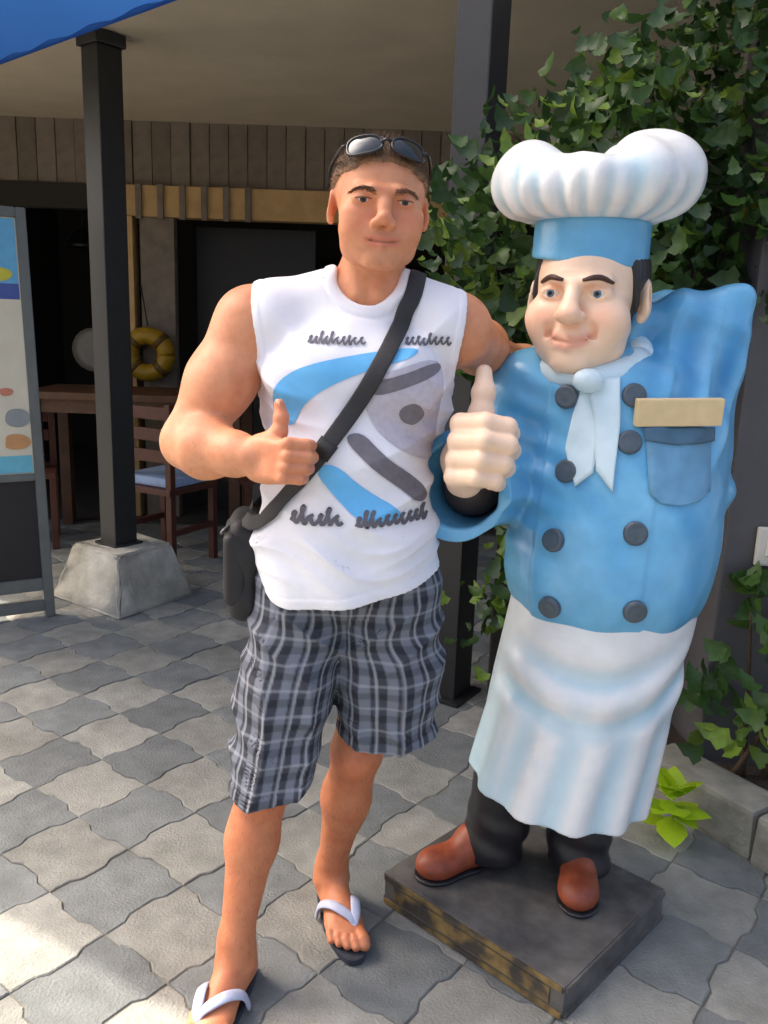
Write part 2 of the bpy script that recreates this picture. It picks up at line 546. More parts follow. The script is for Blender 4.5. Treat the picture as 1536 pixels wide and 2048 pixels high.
bpart('dark_beam', [((-3.40, 5.96, 2.10), (-1.955, 6.06, 2.258))], M_darkwall)
bpart('dark_beam', [((0.755, 5.96, 2.10), (5.8, 6.06, 2.258))], M_darkwall)
# small bracket ends below the slats that break up the pale beam
for i in range(7):
    bpart('bracket', [((-1.86 + i * 0.145, 5.915, 2.045), (-1.82 + i * 0.145, 5.938, 2.262))], M_slat, 0.003)
bpart('pillar', [((-1.86, 5.92, 0.012), (-1.74, 6.05, 2.058))], M_tanbeam, 0.006)
bpart('door_post', [((-1.70, 5.95, 0.012), (-1.47, 6.04, 2.058))], M_slat, 0.004)
bpart('black_panel', [((-1.40, 6.30, 0.012), (-0.55, 6.36, 2.04))], new_mat('black_panel', lin(22, 20, 22), 0.5), 0.004)

# ------------------------------------------------------------------ posts
M_post = new_mat('black_steel_paint', lin(32, 32, 33), 0.42, var=0.15, scale=6, bump=0.05, bscale=80)
M_conc = new_mat('footing_concrete', lin(186, 182, 170), 0.92, var=0.2, scale=5, bump=0.5, bscale=50, col2=lin(160, 156, 142))
def square(cx, cy, s, ang):
    c_, s_ = math.cos(ang), math.sin(ang)
    return [(cx + (a * c_ - b * s_) * s / 2, cy + (a * s_ + b * c_) * s / 2) for a, b in ((-1, -1), (1, -1), (1, 1), (-1, 1))]
pl = empty('steel_post', (-1.35, 4.20, 0), 'black square steel post standing on a grey concrete block', 'post')
bm = bmesh.new(); add_prism(bm, square(-1.35, 4.20, 0.128, R(52)), 0.27, 2.60, bev=0.006)
bm_obj('shaft', bm, M_post, pl, org=(-1.35, 4.2, 0))
bm = bmesh.new(); add_prism(bm, square(-1.35, 4.20, 0.158, R(52)), 2.60, 2.655, bev=0.006)
bm_obj('head_plate', bm, M_post, pl, org=(-1.35, 4.2, 0))
bm = bmesh.new(); add_prism(bm, [(-1.25, 3.84), (-0.98, 4.26), (-1.38, 4.58), (-1.70, 4.16)], 0.0, 0.285, taper=0.66, bev=0.02)
bmesh.ops.subdivide_edges(bm, edges=bm.edges[:], cuts=5, use_grid_fill=True)
for v in bm.verts:
    if v.co.z > .01: v.co += Vector((random.uniform(-.004, .004), random.uniform(-.004, .004), random.uniform(-.004, .004)))
bm_obj('concrete_footing', bm, M_conc, pl, True, org=(-1.35, 4.2, 0))
bm = bmesh.new(); add_prism(bm, square(-1.35, 4.20, 0.17, R(52)), 0.285, 0.297, bev=0.003)
bm_obj('foot_plate', bm, M_post, pl, org=(-1.35, 4.2, 0))
pr = empty('steel_post', (0.29, 3.16, 0), 'black square steel post between the man and the ivy', 'post')
bm = bmesh.new(); add_prism(bm, square(0.278, 3.16, 0.135, R(56)), 0.012, 3.3, bev=0.006)
bm_obj('shaft', bm, M_post, pr, org=(0.29, 3.16, 0))
bm = bmesh.new(); add_prism(bm, square(0.278, 3.16, 0.2, R(56)), 0.0, 0.012, bev=0.002)
bm_obj('foot_plate', bm, M_post, pr, org=(0.29, 3.16, 0))
bm = bmesh.new(); add_box(bm, (0.22, 3.10, 3.30), (0.34, 3.298, 3.42), bev=0.006)
bm_obj('top_bar', bm, M_post, pr, org=(0.29, 3.16, 0))

# ------------------------------------------------------------------ blue canopy, top corner
m = bpy.data.materials.new('blue_canopy_cloth'); m.use_nodes = True
nt = m.node_tree
for n_ in list(nt.nodes): nt.nodes.remove(n_)
o_ = nt.nodes.new('ShaderNodeOutputMaterial'); mx = nt.nodes.new('ShaderNodeMixShader'); df = nt.nodes.new('ShaderNodeBsdfDiffuse'); tr = nt.nodes.new('ShaderNodeBsdfTranslucent')
df.inputs[0].default_value = lin(66, 112, 172); tr.inputs[0].default_value = lin(58, 112, 184); mx.inputs[0].default_value = 0.6
nt.links.new(df.outputs[0], mx.inputs[1]); nt.links.new(tr.outputs[0], mx.inputs[2]); nt.links.new(mx.outputs[0], o_.inputs[0])
M_canopy = m
cn = empty('blue_canopy', (-1.4, 2.9, 2.3), 'blue fabric canopy edge overhead beside the beige soffit', 'canopy')
E0, E1 = np.array((-2.20, 3.974, 2.30)), np.array((-0.30, 2.306, 2.30))
outw = np.array((-0.66, -0.75, 0.0))
bm = bmesh.new()
nx, ny = 40, 12
grid = []
for i in range(nx + 1):
    row = []
    for j in range(ny + 1):
        u, v = i / nx, j / ny
        q = E0 * (1 - u) + E1 * u + outw * 0.8 * v
        sag = 0.02 * math.sin(math.pi * v) * (0.6 + 0.4 * math.sin(u * 19)) 
        row.append(bm.verts.new((q[0], q[1], 2.30 + 0.22 * v - sag + 0.006 * math.sin(u * 60) * (1 - v))))
    grid.append(row)
for i in range(nx):
    for j in range(ny): bm.faces.new((grid[i][j], grid[i + 1][j], grid[i + 1][j + 1], grid[i][j + 1]))
co = bm_obj('cloth', bm, M_canopy, cn, True, (-1.4, 2.9, 2.3))
tube('edge_bar', [tuple(E0 + np.array((0.02, 0.02, 0.012))), tuple(E1 + np.array((0.02, 0.02, 0.012)))], 0.012, M_canopy, cn, (-1.4, 2.9, 2.3), 8)
tube('support_arm', [(-1.2, 2.6, 2.42), (-1.25, 3.31, 2.9)], 0.014, M_post, cn, (-1.4, 2.9, 2.3), 8)
tube('support_arm', [(-2.2, 2.95, 2.47), (-2.2, 3.31, 2.9)], 0.014, M_post, cn, (-1.4, 2.9, 2.3), 8)

# ------------------------------------------------------------------ leaning poster board, left edge
M_frame = new_mat('board_frame_grey', lin(112, 114, 108), 0.5, metal=0.3, var=0.12, scale=8)
M_black = new_mat('board_black', lin(38, 34, 31), 0.6, var=0.15, scale=5)
bc = Vector((-1.572, 3.885, 0.0)); bw = Vector((-0.859, -0.512, 0)); bn = Vector((0.512, -0.859, 0))
bu = (Vector((0, 0, 1)) * math.cos(R(7)) - bn * math.sin(R(7))).normalized()
bno = bw.cross(bu).normalized()
if bno.dot(bn) < 0: bno = -bno
board = empty('poster_board', bc, 'leaning poster board with colourful print above a black panel', 'sign board')
def bquad(name, a0, a1, h0, h1, d0, d1, mat, parent=board, bev=0.004):
    """slab on the board: a across (0 at the right edge), h up, d out"""
    bm = bmesh.new()
    c8 = []
    for d in (d0, d1):
        for (a, h) in ((a0, h0), (a1, h0), (a1, h1), (a0, h1)): c8.append(bm.verts.new(bw * a + bu * h + bno * d))
    for f in ((0, 1, 2, 3), (4, 5, 6, 7), (0, 1, 5, 4), (1, 2, 6, 5), (2, 3, 7, 6), (3, 0, 4, 7)): bm.faces.new([c8[i] for i in f])
    bmesh.ops.recalc_face_normals(bm, faces=bm.faces)
    if bev: bmesh.ops.bevel(bm, geom=bm.edges[:], offset=bev, segments=2, affect='EDGES')
    return bm_obj(name, bm, mat, parent)
def bdisc(name, a, h, ra, rh, d, mat, parent, n=20, wob=0.0):
    bm = bmesh.new()
    vs_ = [bm.verts.new(bw * (a + ra * math.cos(t) * (1 + wob * math.sin(3 * t + a * 40))) + bu * (h + rh * math.sin(t) * (1 + wob * math.cos(2 * t))) + bno * d) for t in [2 * math.pi * k / n for k in range(n)]]
    bm.faces.new(vs_)
    r = bmesh.ops.extrude_face_region(bm, geom=bm.faces[:])
    for g in r['geom']:
        if isinstance(g, bmesh.types.BMVert): g.co -= bno * 0.002
    return bm_obj(name, bm, mat, parent)
BW_ = 0.78
for a0, a1, h0, h1 in ((0, 0.045, 0.0, 1.90), (BW_ - 0.045, BW_, 0.0, 1.90)): bquad('stile', a0, a1, h0, h1, -0.03, 0.02, M_frame)
for h0, h1 in ((0.03, 0.085), (0.13, 0.19), (0.655, 0.69), (1.855, 1.90)): bquad('rail', 0.045, BW_ - 0.045, h0, h1, -0.028, 0.018, M_frame)
bquad('black_panel', 0.045, BW_ - 0.045, 0.19, 0.655, -0.02, 0.0, M_black, bev=0)
M_cream = new_mat('poster_cream', lin(222, 212, 186), 0.6, var=0.05, scale=4)
po = bquad('poster', 0.045, BW_ - 0.045, 0.69, 1.855, -0.02, 0.0, M_cream, bev=0)
flat = lambda n_, c_: new_mat(n_, c_, 0.55, var=0.1, scale=9)
M_psky, M_pyel, M_pblu, M_pora, M_pcya, M_pgre = flat('print_sky', lin(104, 176, 216)), flat('print_yellow', lin(206, 196, 60)), flat('print_blue', lin(74, 92, 160)), flat('print_orange', lin(206, 150, 96)), flat('print_cyan', lin(112, 190, 208)), flat('print_grey', lin(150, 152, 150))
def bpan(name, a0, a1, h0, h1, d, mat): return bquad(name, a0, a1, h0, h1, 0.0005, d, mat, po, 0)
bpan('printed_sky', 0.05, BW_ - 0.05, 1.56, 1.85, 0.0015, M_psky)
bpan('printed_band', 0.05, BW_ - 0.05, 1.49, 1.56, 0.0015, M_pblu)
bpan('printed_water', 0.05, BW_ - 0.05, 0.695, 0.775, 0.0015, M_pcya)
for k in range(5): bdisc('printed_fruit', 0.13 + 0.14 * k, 1.60 + 0.02 * (k % 2), 0.05, 0.035, 0.0035, M_pyel, po, wob=0.15)
for k in range(5): bdisc('printed_dish', 0.11 + 0.15 * k, 0.84 + 0.03 * (k % 2), 0.055, 0.04, 0.0035, M_pora, po, wob=0.12)
for k in range(5): bdisc('printed_plate', 0.10 + 0.15 * k, 0.95, 0.055, 0.045, 0.0035, M_pgre, po, wob=0.05)
for k in range(4): bdisc('printed_spot', 0.14 + 0.16 * k, 1.07, 0.03, 0.02, 0.0035, flat('print_red', lin(206, 130, 104)), po, wob=0.1)

# ------------------------------------------------------------------ things inside the restaurant
M_wood = new_mat('table_wood', lin(84, 54, 32), 0.55, var=0.25, scale=6, bump=0.1, bscale=40)
M_red = new_mat('chair_wood', lin(82, 44, 30), 0.55, var=0.2, scale=6)
def lathe(name, prof, mat, parent, seg=20):
    bm = bmesh.new(); rows = []
    for r_, z_ in prof: rows.append([bm.verts.new((r_ * math.cos(2 * math.pi * k / seg), r_ * math.sin(2 * math.pi * k / seg), z_)) for k in range(seg)])
    for i in range(len(rows) - 1):
        for k in range(seg): bm.faces.new((rows[i][k], rows[i][(k + 1) % seg], rows[i + 1][(k + 1) % seg], rows[i + 1][k]))
    bm.faces.new(rows[0][::-1]); bm.faces.new(rows[-1])
    return bm_obj(name, bm, mat, parent, True)
def table(loc, sx, sy, h, label, name='wooden_table'):
    t = empty(name, loc, label, 'table', None)
    def pp(n_, boxes, b=0.004):
        bm = bmesh.new()
        for lo_, hi_ in boxes: add_box(bm, lo_, hi_, bev=b)
        return bm_obj(n_, bm, M_wood, t)
    pp('table_top', [((-sx / 2, -sy / 2, h - 0.045), (sx / 2, sy / 2, h))], 0.008)
    pp('apron', [((-sx / 2 + .1, -sy / 2 + .05, h - 0.13), (sx / 2 - .1, -sy / 2 + .07, h - 0.046))])
    pp('apron', [((-sx / 2 + .1, sy / 2 - .07, h - 0.13), (sx / 2 - .1, sy / 2 - .05, h - 0.046))])
    for a in (-1, 1):
        for b in (-1, 1):
            cx, cy = a * (sx / 2 - .06), b * (sy / 2 - .06)
            pp('leg', [((cx - .035, cy - .035, 0), (cx + .035, cy + .035, h - 0.046))])
    return t
table((-1.55, 5.45, 0.001), 1.35, 0.6, 0.95, 'long brown wooden high table behind the concrete footed post')
table((0.1, 7.4, 0.012), 1.2, 0.7, 0.76, 'dark wooden table deep inside the restaurant')
def chair(loc, rz, label, cushion):
    t = empty('wooden_chair', loc, label, 'chair', 'wooden chairs by the high table'); t.rotation_euler.z = rz
    def pp(n_, boxes, mat=M_red, b=0.005):
        bm = bmesh.new()
        for lo_, hi_ in boxes: add_box(bm, lo_, hi_, bev=b)
        return bm_obj(n_, bm, mat, t)
    pp('seat', [((-.21, -.21, .44), (.21, .21, .475))])
    for a in (-1, 1):
        pp('leg', [((a * .19 - .02, -.20, 0), (a * .19 + .02, -.16, .44))])
        pp('leg', [((a * .19 - .02, .16, 0), (a * .19 + .02, .20, .95))])
        pp('stretcher', [((a * .19 - .012, -.16, .20), (a * .19 + .012, .16, .235))])
    for z in (.62, .74, .86): pp('back_slat', [((-.17, .168, z), (.17, .188, z + .07))])
    if cushion: pp('cushion', [((-.19, -.20, .477), (.19, .17, .53))], new_mat('cushion_pale_blue', lin(150, 172, 205), 0.85, var=0.1), 0.018)
    return t
chair((-1.28, 4.90, 0.001), R(152), 'wooden chair with pale blue cushion beside the concrete footed post', True)
chair((-0.72, 5.25, 0.001), R(-70), 'wooden chair without cushion behind the man at the high table', False)
chair((-2.25, 5.15, 0.001), R(20), 'dark wooden chair between the poster board and the post', False)
chair((0.15, 6.75, 0.012), R(160), 'wooden chair at the table deep inside the restaurant', False)
for k, (lx, ly, lz) in enumerate(((-0.75, 7.2, 1.95), (-2.45, 7.0, 1.92))):
    lp = empty('pendant_lamp', (lx, ly, lz), ('unlit dark pendant lamp over the middle of the interior', 'unlit dark pendant lamp behind the poster board')[k], 'lamp', 'pendant lamps inside the restaurant')
    lathe('shade', [(.02, .14), (.05, .12), (.12, .03), (.14, 0), (.135, 0), (.11, .03), (.04, .11)], M_post, lp)
    tube('cord', [(0, 0, .13), (0, 0, 2.40 - lz)], .004, M_black, lp, (0, 0, 0), 6)
sh_ = empty('shelf_unit', (-0.2, 8.85, 0.012), 'tall dark shelf unit against the back wall', 'shelf')
for z in (.05, .5, .95, 1.4, 1.85):
    bm = bmesh.new(); add_box(bm, (-.6, -.14, z), (.6, .14, z + .03)); bm_obj('shelf', bm, M_wood, sh_)
for a in (-1, 1):
    bm = bmesh.new(); add_box(bm, (a * .62 - .02, -.15, 0), (a * .62 + .02, .15, 1.95)); bm_obj('side_panel', bm, M_wood, sh_)
# yellow ring hung on the tan pillar
YL = (-1.64, 5.86, 1.16)
yr = empty('yellow_ring', YL, 'round yellow ring hanging on the tan pillar', 'ring ornament')
ringp = [(YL[0] + .125 * math.cos(t), YL[1], YL[2] + .125 * math.sin(t)) for t in [2 * math.pi * k / 36 for k in range(37)]]
tube('ring', ringp, 0.074, new_mat('yellow_plastic', lin(160, 124, 16), 0.5, var=0.12, scale=10), yr, YL, 14, 0.8)
for k in range(4):
    a = R(45 + 90 * k)
    c_ = Vector((YL[0] + .125 * math.cos(a), YL[1], YL[2] + .125 * math.sin(a)))
    tg = Vector((-math.sin(a), 0, math.cos(a)))
    tube('band', [tuple(c_ - tg * .02), tuple(c_ + tg * .02)], 0.0765, new_mat('ring_band', lin(96, 72, 16), 0.6), yr, YL, 14, 0.82)
tube('hanging_cord', [(YL[0], YL[1] + .01, YL[2] + .19), (YL[0] - .05, YL[1] + .05, YL[2] + .45)], 0.005, M_black, yr, YL, 6)
# red bottle and plate
rb = empty('red_bottle', (-1.62, 5.30, 0.951), 'small red sauce bottle on the high wooden table', 'bottle')
M_redp = new_mat('red_plastic', lin(150, 36, 30), 0.35)
lathe('body', [(.034, 0), (.036, .01), (.036, .10), (.030, .12), (.016, .135), (.014, .15)], M_redp, rb)
lathe('cap', [(.016, .15), (.016, .165), (.006, .19), (.004, .20)], M_redp, rb)
wp = empty('wall_plate', (-2.36, 6.9, 1.13), 'round pale plate hanging in the dark behind the poster board', 'plate')
o = lathe('plate', [(.02, 0), (.12, 0.0), (.17, .018), (.172, .022), (.12, .008), (.02, .006)], new_mat('plate_glaze', lin(150, 144, 134), 0.35, var=0.1), wp); o.rotation_euler = (R(90), 0, 0)
tube('hanger', [(0, 0.01, .15), (0, .02, 1.27)], 0.004, M_black, wp, (0, 0, 0), 6)

# ------------------------------------------------------------------ planter, pillar and climbing plant on the right
M_kerb = new_mat('kerb_concrete', lin(150, 148, 136), 0.92, var=0.22, scale=5, bump=0.6, bscale=45, col2=lin(118, 115, 104))
M_soil = new_mat('soil', lin(62, 52, 42), 0.95, var=0.35, scale=30, bump=1.0, bscale=60)
kd = np.array((0.55, -0.835)); kn = np.array((0.835, 0.55))
K0 = np.array((0.896, 2.351)) - kd * 0.52
planter = empty('planter', (K0[0], K0[1], 0), 'low grey concrete edged planting bed behind the chef statue', 'planter')
PO = (K0[0], K0[1], 0)
for i in range(4):
    a = K0 + kd * (i * 0.405); b = a + kd * 0.398
    bm = bmesh.new()
    j = rnd.uniform(-.006, .006)
    add_prism(bm, [tuple(a + kn * j), tuple(b + kn * j), tuple(b + kn * (.15 + j)), tuple(a + kn * (.15 + j))], 0.0, 0.15 + rnd.uniform(-.005, .005), taper=0.97, bev=0.016)
    bm_obj('kerb_stone', bm, M_kerb, planter, org=PO)
for i in range(3):
    a = K0 + kn * (0.16 + i * 0.405) ; b = a + kn * 0.398
    bm = bmesh.new(); add_prism(bm, [tuple(a), tuple(a + kd * .15), tuple(b + kd * .15), tuple(b)], 0.0, 0.15, taper=0.97, bev=0.016)
    bm_obj('kerb_stone', bm, M_kerb, planter, org=PO)
bm = bmesh.new(); add_prism(bm, [tuple(K0 + kd * .15 + kn * .15), tuple(K0 + kd * 1.63 + kn * .15), tuple(K0 + kd * 1.63 + kn * 1.4), tuple(K0 + kd * .15 + kn * 1.4)], 0.0, 0.10)
bmesh.ops.subdivide_edges(bm, edges=bm.edges[:], cuts=12, use_grid_fill=True)
for v in bm.verts:
    if v.co.z > .09: v.co.z += random.uniform(-.012, .014)
tag(bm_obj('soil', bm, M_soil, planter, True, PO), kind='stuff')
M_grey = new_mat('pillar_grey_paint', lin(84, 82, 83), 0.65, var=0.1, scale=3, bump=0.1, bscale=60)
gp = empty('grey_pillar', (1.2, 2.62, 0), 'dark grey square pillar beside the chef statue at the edge', 'pillar')
GO = (1.2, 2.62, 0)
bm = bmesh.new(); add_box(bm, (1.035, 2.50, 0.0), (1.38, 2.78, 2.58), bev=0.008); bm_obj('shaft', bm, M_grey, gp, org=GO)
bm = bmesh.new(); add_box(bm, (1.02, 2.485, 2.585), (1.395, 2.795, 2.66), bev=0.008); bm_obj('cap', bm, M_grey, gp, org=GO)
fx = empty('wall_fitting', (1.17, 2.496, 0.82), 'small off-white fitting on the dark grey pillar', 'switch')
bm = bmesh.new(); add_box(bm, (-.045, -.018, -.06), (.045, .0, .06), bev=0.008); bm_obj('plate', bm, new_mat('off_white_plastic', lin(214, 208, 194), 0.4), fx)
bm = bmesh.new(); add_box(bm, (-.018, -.025, -.028), (.018, -.0185, .028), bev=0.003); bm_obj('rocker', bm, new_mat('off_white_rocker', lin(225, 220, 208), 0.35), fx)
# dark plank fence that carries the ivy
M_fence = new_mat('dark_fence_wood', lin(40, 36, 32), 0.85, var=0.3, scale=5, rnd=0.25, bump=0.3, bscale=40)
fence = empty('plank_fence', (1.2, 3.06, 0), 'dark plank fence overgrown by the climbing ivy', 'fence')
x = 0.42
while x < 2.5:
    h_ = 1.62 + rnd.uniform(-.03, .03) + (0.35 if x > .9 else 0)
    bm = bmesh.new(); add_box(bm, (x, 3.03 + rnd.uniform(-.006, .006), 0.02), (x + .148, 3.055, h_), bev=0.004)
    bm_obj('plank', bm, M_fence, fence, org=(1.2, 3.06, 0)); x += .155
for z in (.35, 1.3):
    bm = bmesh.new(); add_box(bm, (.42, 3.062, z), (2.5, 3.10, z + .09)); bm_obj('rail', bm, M_fence, fence, org=(1.2, 3.06, 0))

def leaf_mesh(name, mat, w=1.0, lobes=True):
    """pointed, slightly folded leaf about one unit long, lying in x-y with its tip towards +y"""
    bm = bmesh.new()
    mid = [(0, 0, 0), (0, .20, .05), (0, .40, .06), (0, .60, .02), (0, 1.0, -.20)] if lobes else [(0, 0, 0), (0, .3, .05), (0, .62, .05), (0, 1.0, -.06)]
    edge = [(.12, -.08, -.02), (.44 * w, .10, -.10), (.27 * w, .36, -.01), (.30 * w, .54, -.08), (.13 * w, .80, -.09)] if lobes else [(.04, .03, 0), (.22 * w, .25, -.02), (.24 * w, .55, -.02), (.12 * w, .82, -.04)]
    mv = [bm.verts.new(p_) for p_ in mid]
    for s in (1, -1):
        ev = [bm.verts.new((p_[0] * s, p_[1], p_[2])) for p_ in edge]
        seq = [(mv[i], ev[i], ev[i + 1], mv[i + 1]) for i in range(len(ev) - 1)] + ([(mv[-2], ev[-1], mv[-1])] if len(ev) < len(mv) else [])
        for f in seq: bm.faces.new(f if s > 0 else f[::-1])
    me = bpy.data.meshes.new(name); bm.to_mesh(me); bm.free(); me.materials.append(mat)
    me.polygons.foreach_set('use_smooth', np.ones(len(me.polygons), bool))
    return me
def leaf_mat(name, col, trans=0.3):
    m = new_mat(name, col, 0.42, var=0.25, scale=20, rnd=0.35)
    nt = m.node_tree; p = nt.nodes['Principled BSDF']; out = nt.nodes['Material Output']
    t = nt.nodes.new('ShaderNodeBsdfTranslucent'); mx = nt.nodes.new('ShaderNodeMixShader'); mx.inputs[0].default_value = trans
    src = p.inputs['Base Color'].links[0].from_socket
    nt.links.new(src, t.inputs[0]); nt.links.new(p.outputs[0], mx.inputs[1]); nt.links.new(t.outputs[0], mx.inputs[2]); nt.links.new(mx.outputs[0], out.inputs[0])
    return m
M_leaf = [leaf_mat('ivy_leaf_mid', lin(76, 110, 46)), leaf_mat('ivy_leaf_dark', lin(50, 78, 36)), leaf_mat('ivy_leaf_bright', lin(116, 144, 52)), leaf_mat('ivy_leaf_yellow', lin(122, 122, 40))]
LM = [leaf_mesh('leaf', m_) for m_ in M_leaf]
LM[2] = leaf_mesh('leaf', M_leaf[2], .85)
M_stem = new_mat('vine_stem', lin(70, 54, 38), 0.85, var=0.25, scale=20)

def in_poly(p, poly):
    ins = False
    for i in range(len(poly)):
        a, b = poly[i], poly[i - 1]
        if (a[1] > p[1]) != (b[1] > p[1]) and p[0] < (b[0] - a[0]) * (p[1] - a[1]) / (b[1] - a[1]) + a[0]: ins = not ins
    return ins
def plant(name, loc, label, cat, polys, n_obj, n_rest, ysize, size, seed, stems):
    """leaves spread through a volume: the largest ones each an object, the rest one mass, on stems"""
    rnd = random.Random(seed)
    root = empty(name, loc, label, cat)
    for st in stems: tube('stem', spline(st, 6), [0.011 - 0.008 * i / (len(spline(st, 6)) - 1) for i in range(len(spline(st, 6)))], M_stem, root, loc, 7)
    clumps = []
    leaves = []
    for poly, (ya, yb), share in polys:
        xs = [p_[0] for p_ in poly]; zs = [p_[1] for p_ in poly]
        n = int((n_obj + n_rest) * share)
        cl = []
        while len(cl) < max(3, n // 14):
            c = (rnd.uniform(min(xs), max(xs)), rnd.uniform(min(zs), max(zs)))
            if in_poly(c, poly): cl.append((c[0], rnd.uniform(ya, yb), c[1], rnd.choices((0, 1, 2, 3), (5, 5, 2, .4))[0]))
        for i in range(n):
            c = rnd.choice(cl)
            leaves.append(((c[0] + rnd.gauss(0, .065), c[1] + rnd.gauss(0, .05), c[2] + rnd.gauss(0, .06)), c[3] if rnd.random() < .75 else rnd.choice((0, 1, 1, 2))))
    rnd.shuffle(leaves)
    leaves.sort(key=lambda t: t[0][1])
    mass = [bmesh.new() for _ in LM]
    step = max(1, len(leaves) // (n_obj * 2))
    made = 0
    for i, (q, mi) in enumerate(leaves):
        s = size * rnd.uniform(.5, 1.35)
        mat4 = Matrix.Translation(Vector(q) - Vector(loc)) @ Matrix.Rotation(rnd.gauss(0, .7), 4, 'Z') @ Matrix.Rotation(R(180) + rnd.gauss(0, .9), 4, 'Y') @ Matrix.Rotation(R(-35) + rnd.gauss(0, .5), 4, 'X') @ Matrix.Diagonal((s, s, s, 1))
        if made < n_obj and i % step == 0:
            o = bpy.data.objects.new('leaf', LM[mi]); C.objects.link(o); o.parent = root; o.matrix_local = mat4; made += 1
        else:
            b_ = mass[mi]; n0 = len(b_.verts); b_.from_mesh(LM[mi]); b_.verts.ensure_lookup_table()
            bmesh.ops.transform(b_, matrix=mat4, verts=b_.verts[n0:])
    for b_, m_ in zip(mass, M_leaf):
        if len(b_.verts): tag(bm_obj('foliage', b_, m_, root, True), kind='stuff')
        else: b_.free()
    return root
upper = [(0.136, 1.482), (0.098, 1.629), (0.256, 1.808), (0.301, 2.032), (0.555, 2.162), (0.703, 2.286), (0.819, 2.406), (1.174, 2.5), (1.35, 2.0), (1.285, 1.607), (0.798, 1.40), (0.406, 1.27)]
lower = [(0.36, 0.35), (0.42, 1.4), (1.3, 1.45), (1.1, .75), (1.0, .15), (.6, .1)]
plant('climbing_ivy', (0.9, 2.95, 0.1), 'dark green ivy climbing behind the white chef hat', 'ivy',
      [(upper, (2.42, 2.95), .74), (lower, (2.75, 2.98), .26)], 240, 4300, .5, .064, 5,
      [[(.55, 2.98, .1), (.6, 2.9, .8), (.5, 2.85, 1.4), (.35, 2.8, 1.75)], [(.8, 2.98, .1), (.85, 2.9, 1.0), (.8, 2.8, 1.8), (.75, 2.75, 2.2)], [(1.0, 2.98, .1), (1.0, 2.9, 1.2), (1.1, 2.7, 2.0), (1.05, 2.6, 2.4)], [(.8, 2.9, 1.5), (.5, 2.8, 1.9), (.35, 2.75, 2.0)]])
low = [(1.0, 0.12), (1.03, .72), (1.40, .72), (1.46, .12)]
plant('low_shrub', (1.2, 2.4, 0.1), 'low dark green shrub in the planting bed under the grey pillar', 'shrub',
      [(low, (2.25, 2.46), 1.0)], 40, 120, .3, .075, 9, [[(1.15, 2.42, .09), (1.12, 2.4, .4), (1.08, 2.36, .65)], [(1.2, 2.4, .09), (1.28, 2.38, .4), (1.33, 2.35, .62)], [(1.1, 2.4, .09), (1.2, 2.36, .35), (1.22, 2.34, .5)]])
yp = empty('young_plant', (0.86, 2.22, 0.0), 'small bright green seedling at the kerb below the apron', 'plant')
M_lime = leaf_mat('lime_leaf', lin(168, 196, 40), 0.4)
LL = leaf_mesh('leaf', M_lime, 1.5, False)
tube('stem', [(0, 0, -.005), (.01, 0, .06), (0, -.01, .13)], [.004, .003, .002], M_lime, yp, (0, 0, 0), 6)
for k, (a, e, s, z) in enumerate(((200, 25, .13, .10), (320, 15, .12, .09), (70, 40, .11, .12), (150, 60, .11, .13), (260, -10, .12, .07), (290, 50, .12, .13), (20, 10, .10, .08), (225, 5, .11, .12), (245, 35, .12, .15), (175, 0, .10, .06), (305, -15, .10, .11), (335, 40, .10, .14), (210, 65, .10, .15), (270, 20, .11, .10))):
    o = bpy.data.objects.new('leaf', LL); C.objects.link(o); o.parent = yp
    o.matrix_local = Matrix.Translation((0, 0, z)) @ Matrix.Rotation(R(a - 90), 4, 'Z') @ Matrix.Rotation(R(e), 4, 'X') @ Matrix.Diagonal((s, s, s, 1))

# ================================================================== figures: shared sculpting
def sstep(a, b, x):
    t = np.clip((x - a) / (b - a), 0, 1); return t * t * (3 - 2 * t)

class Frame:
    """local frame: points in local units become world points"""
    def __init__(s, c, M, sc=1.0, wx=1.0): s.c = np.array(c, float); s.M = np.array(M, float); s.s = sc; s.wx = wx
    def p(s, *q): return s.c + s.s * (s.M @ np.array(q, float))
    def inv(s, P): return ((np.asarray(P) - s.c) @ s.M) / s.s

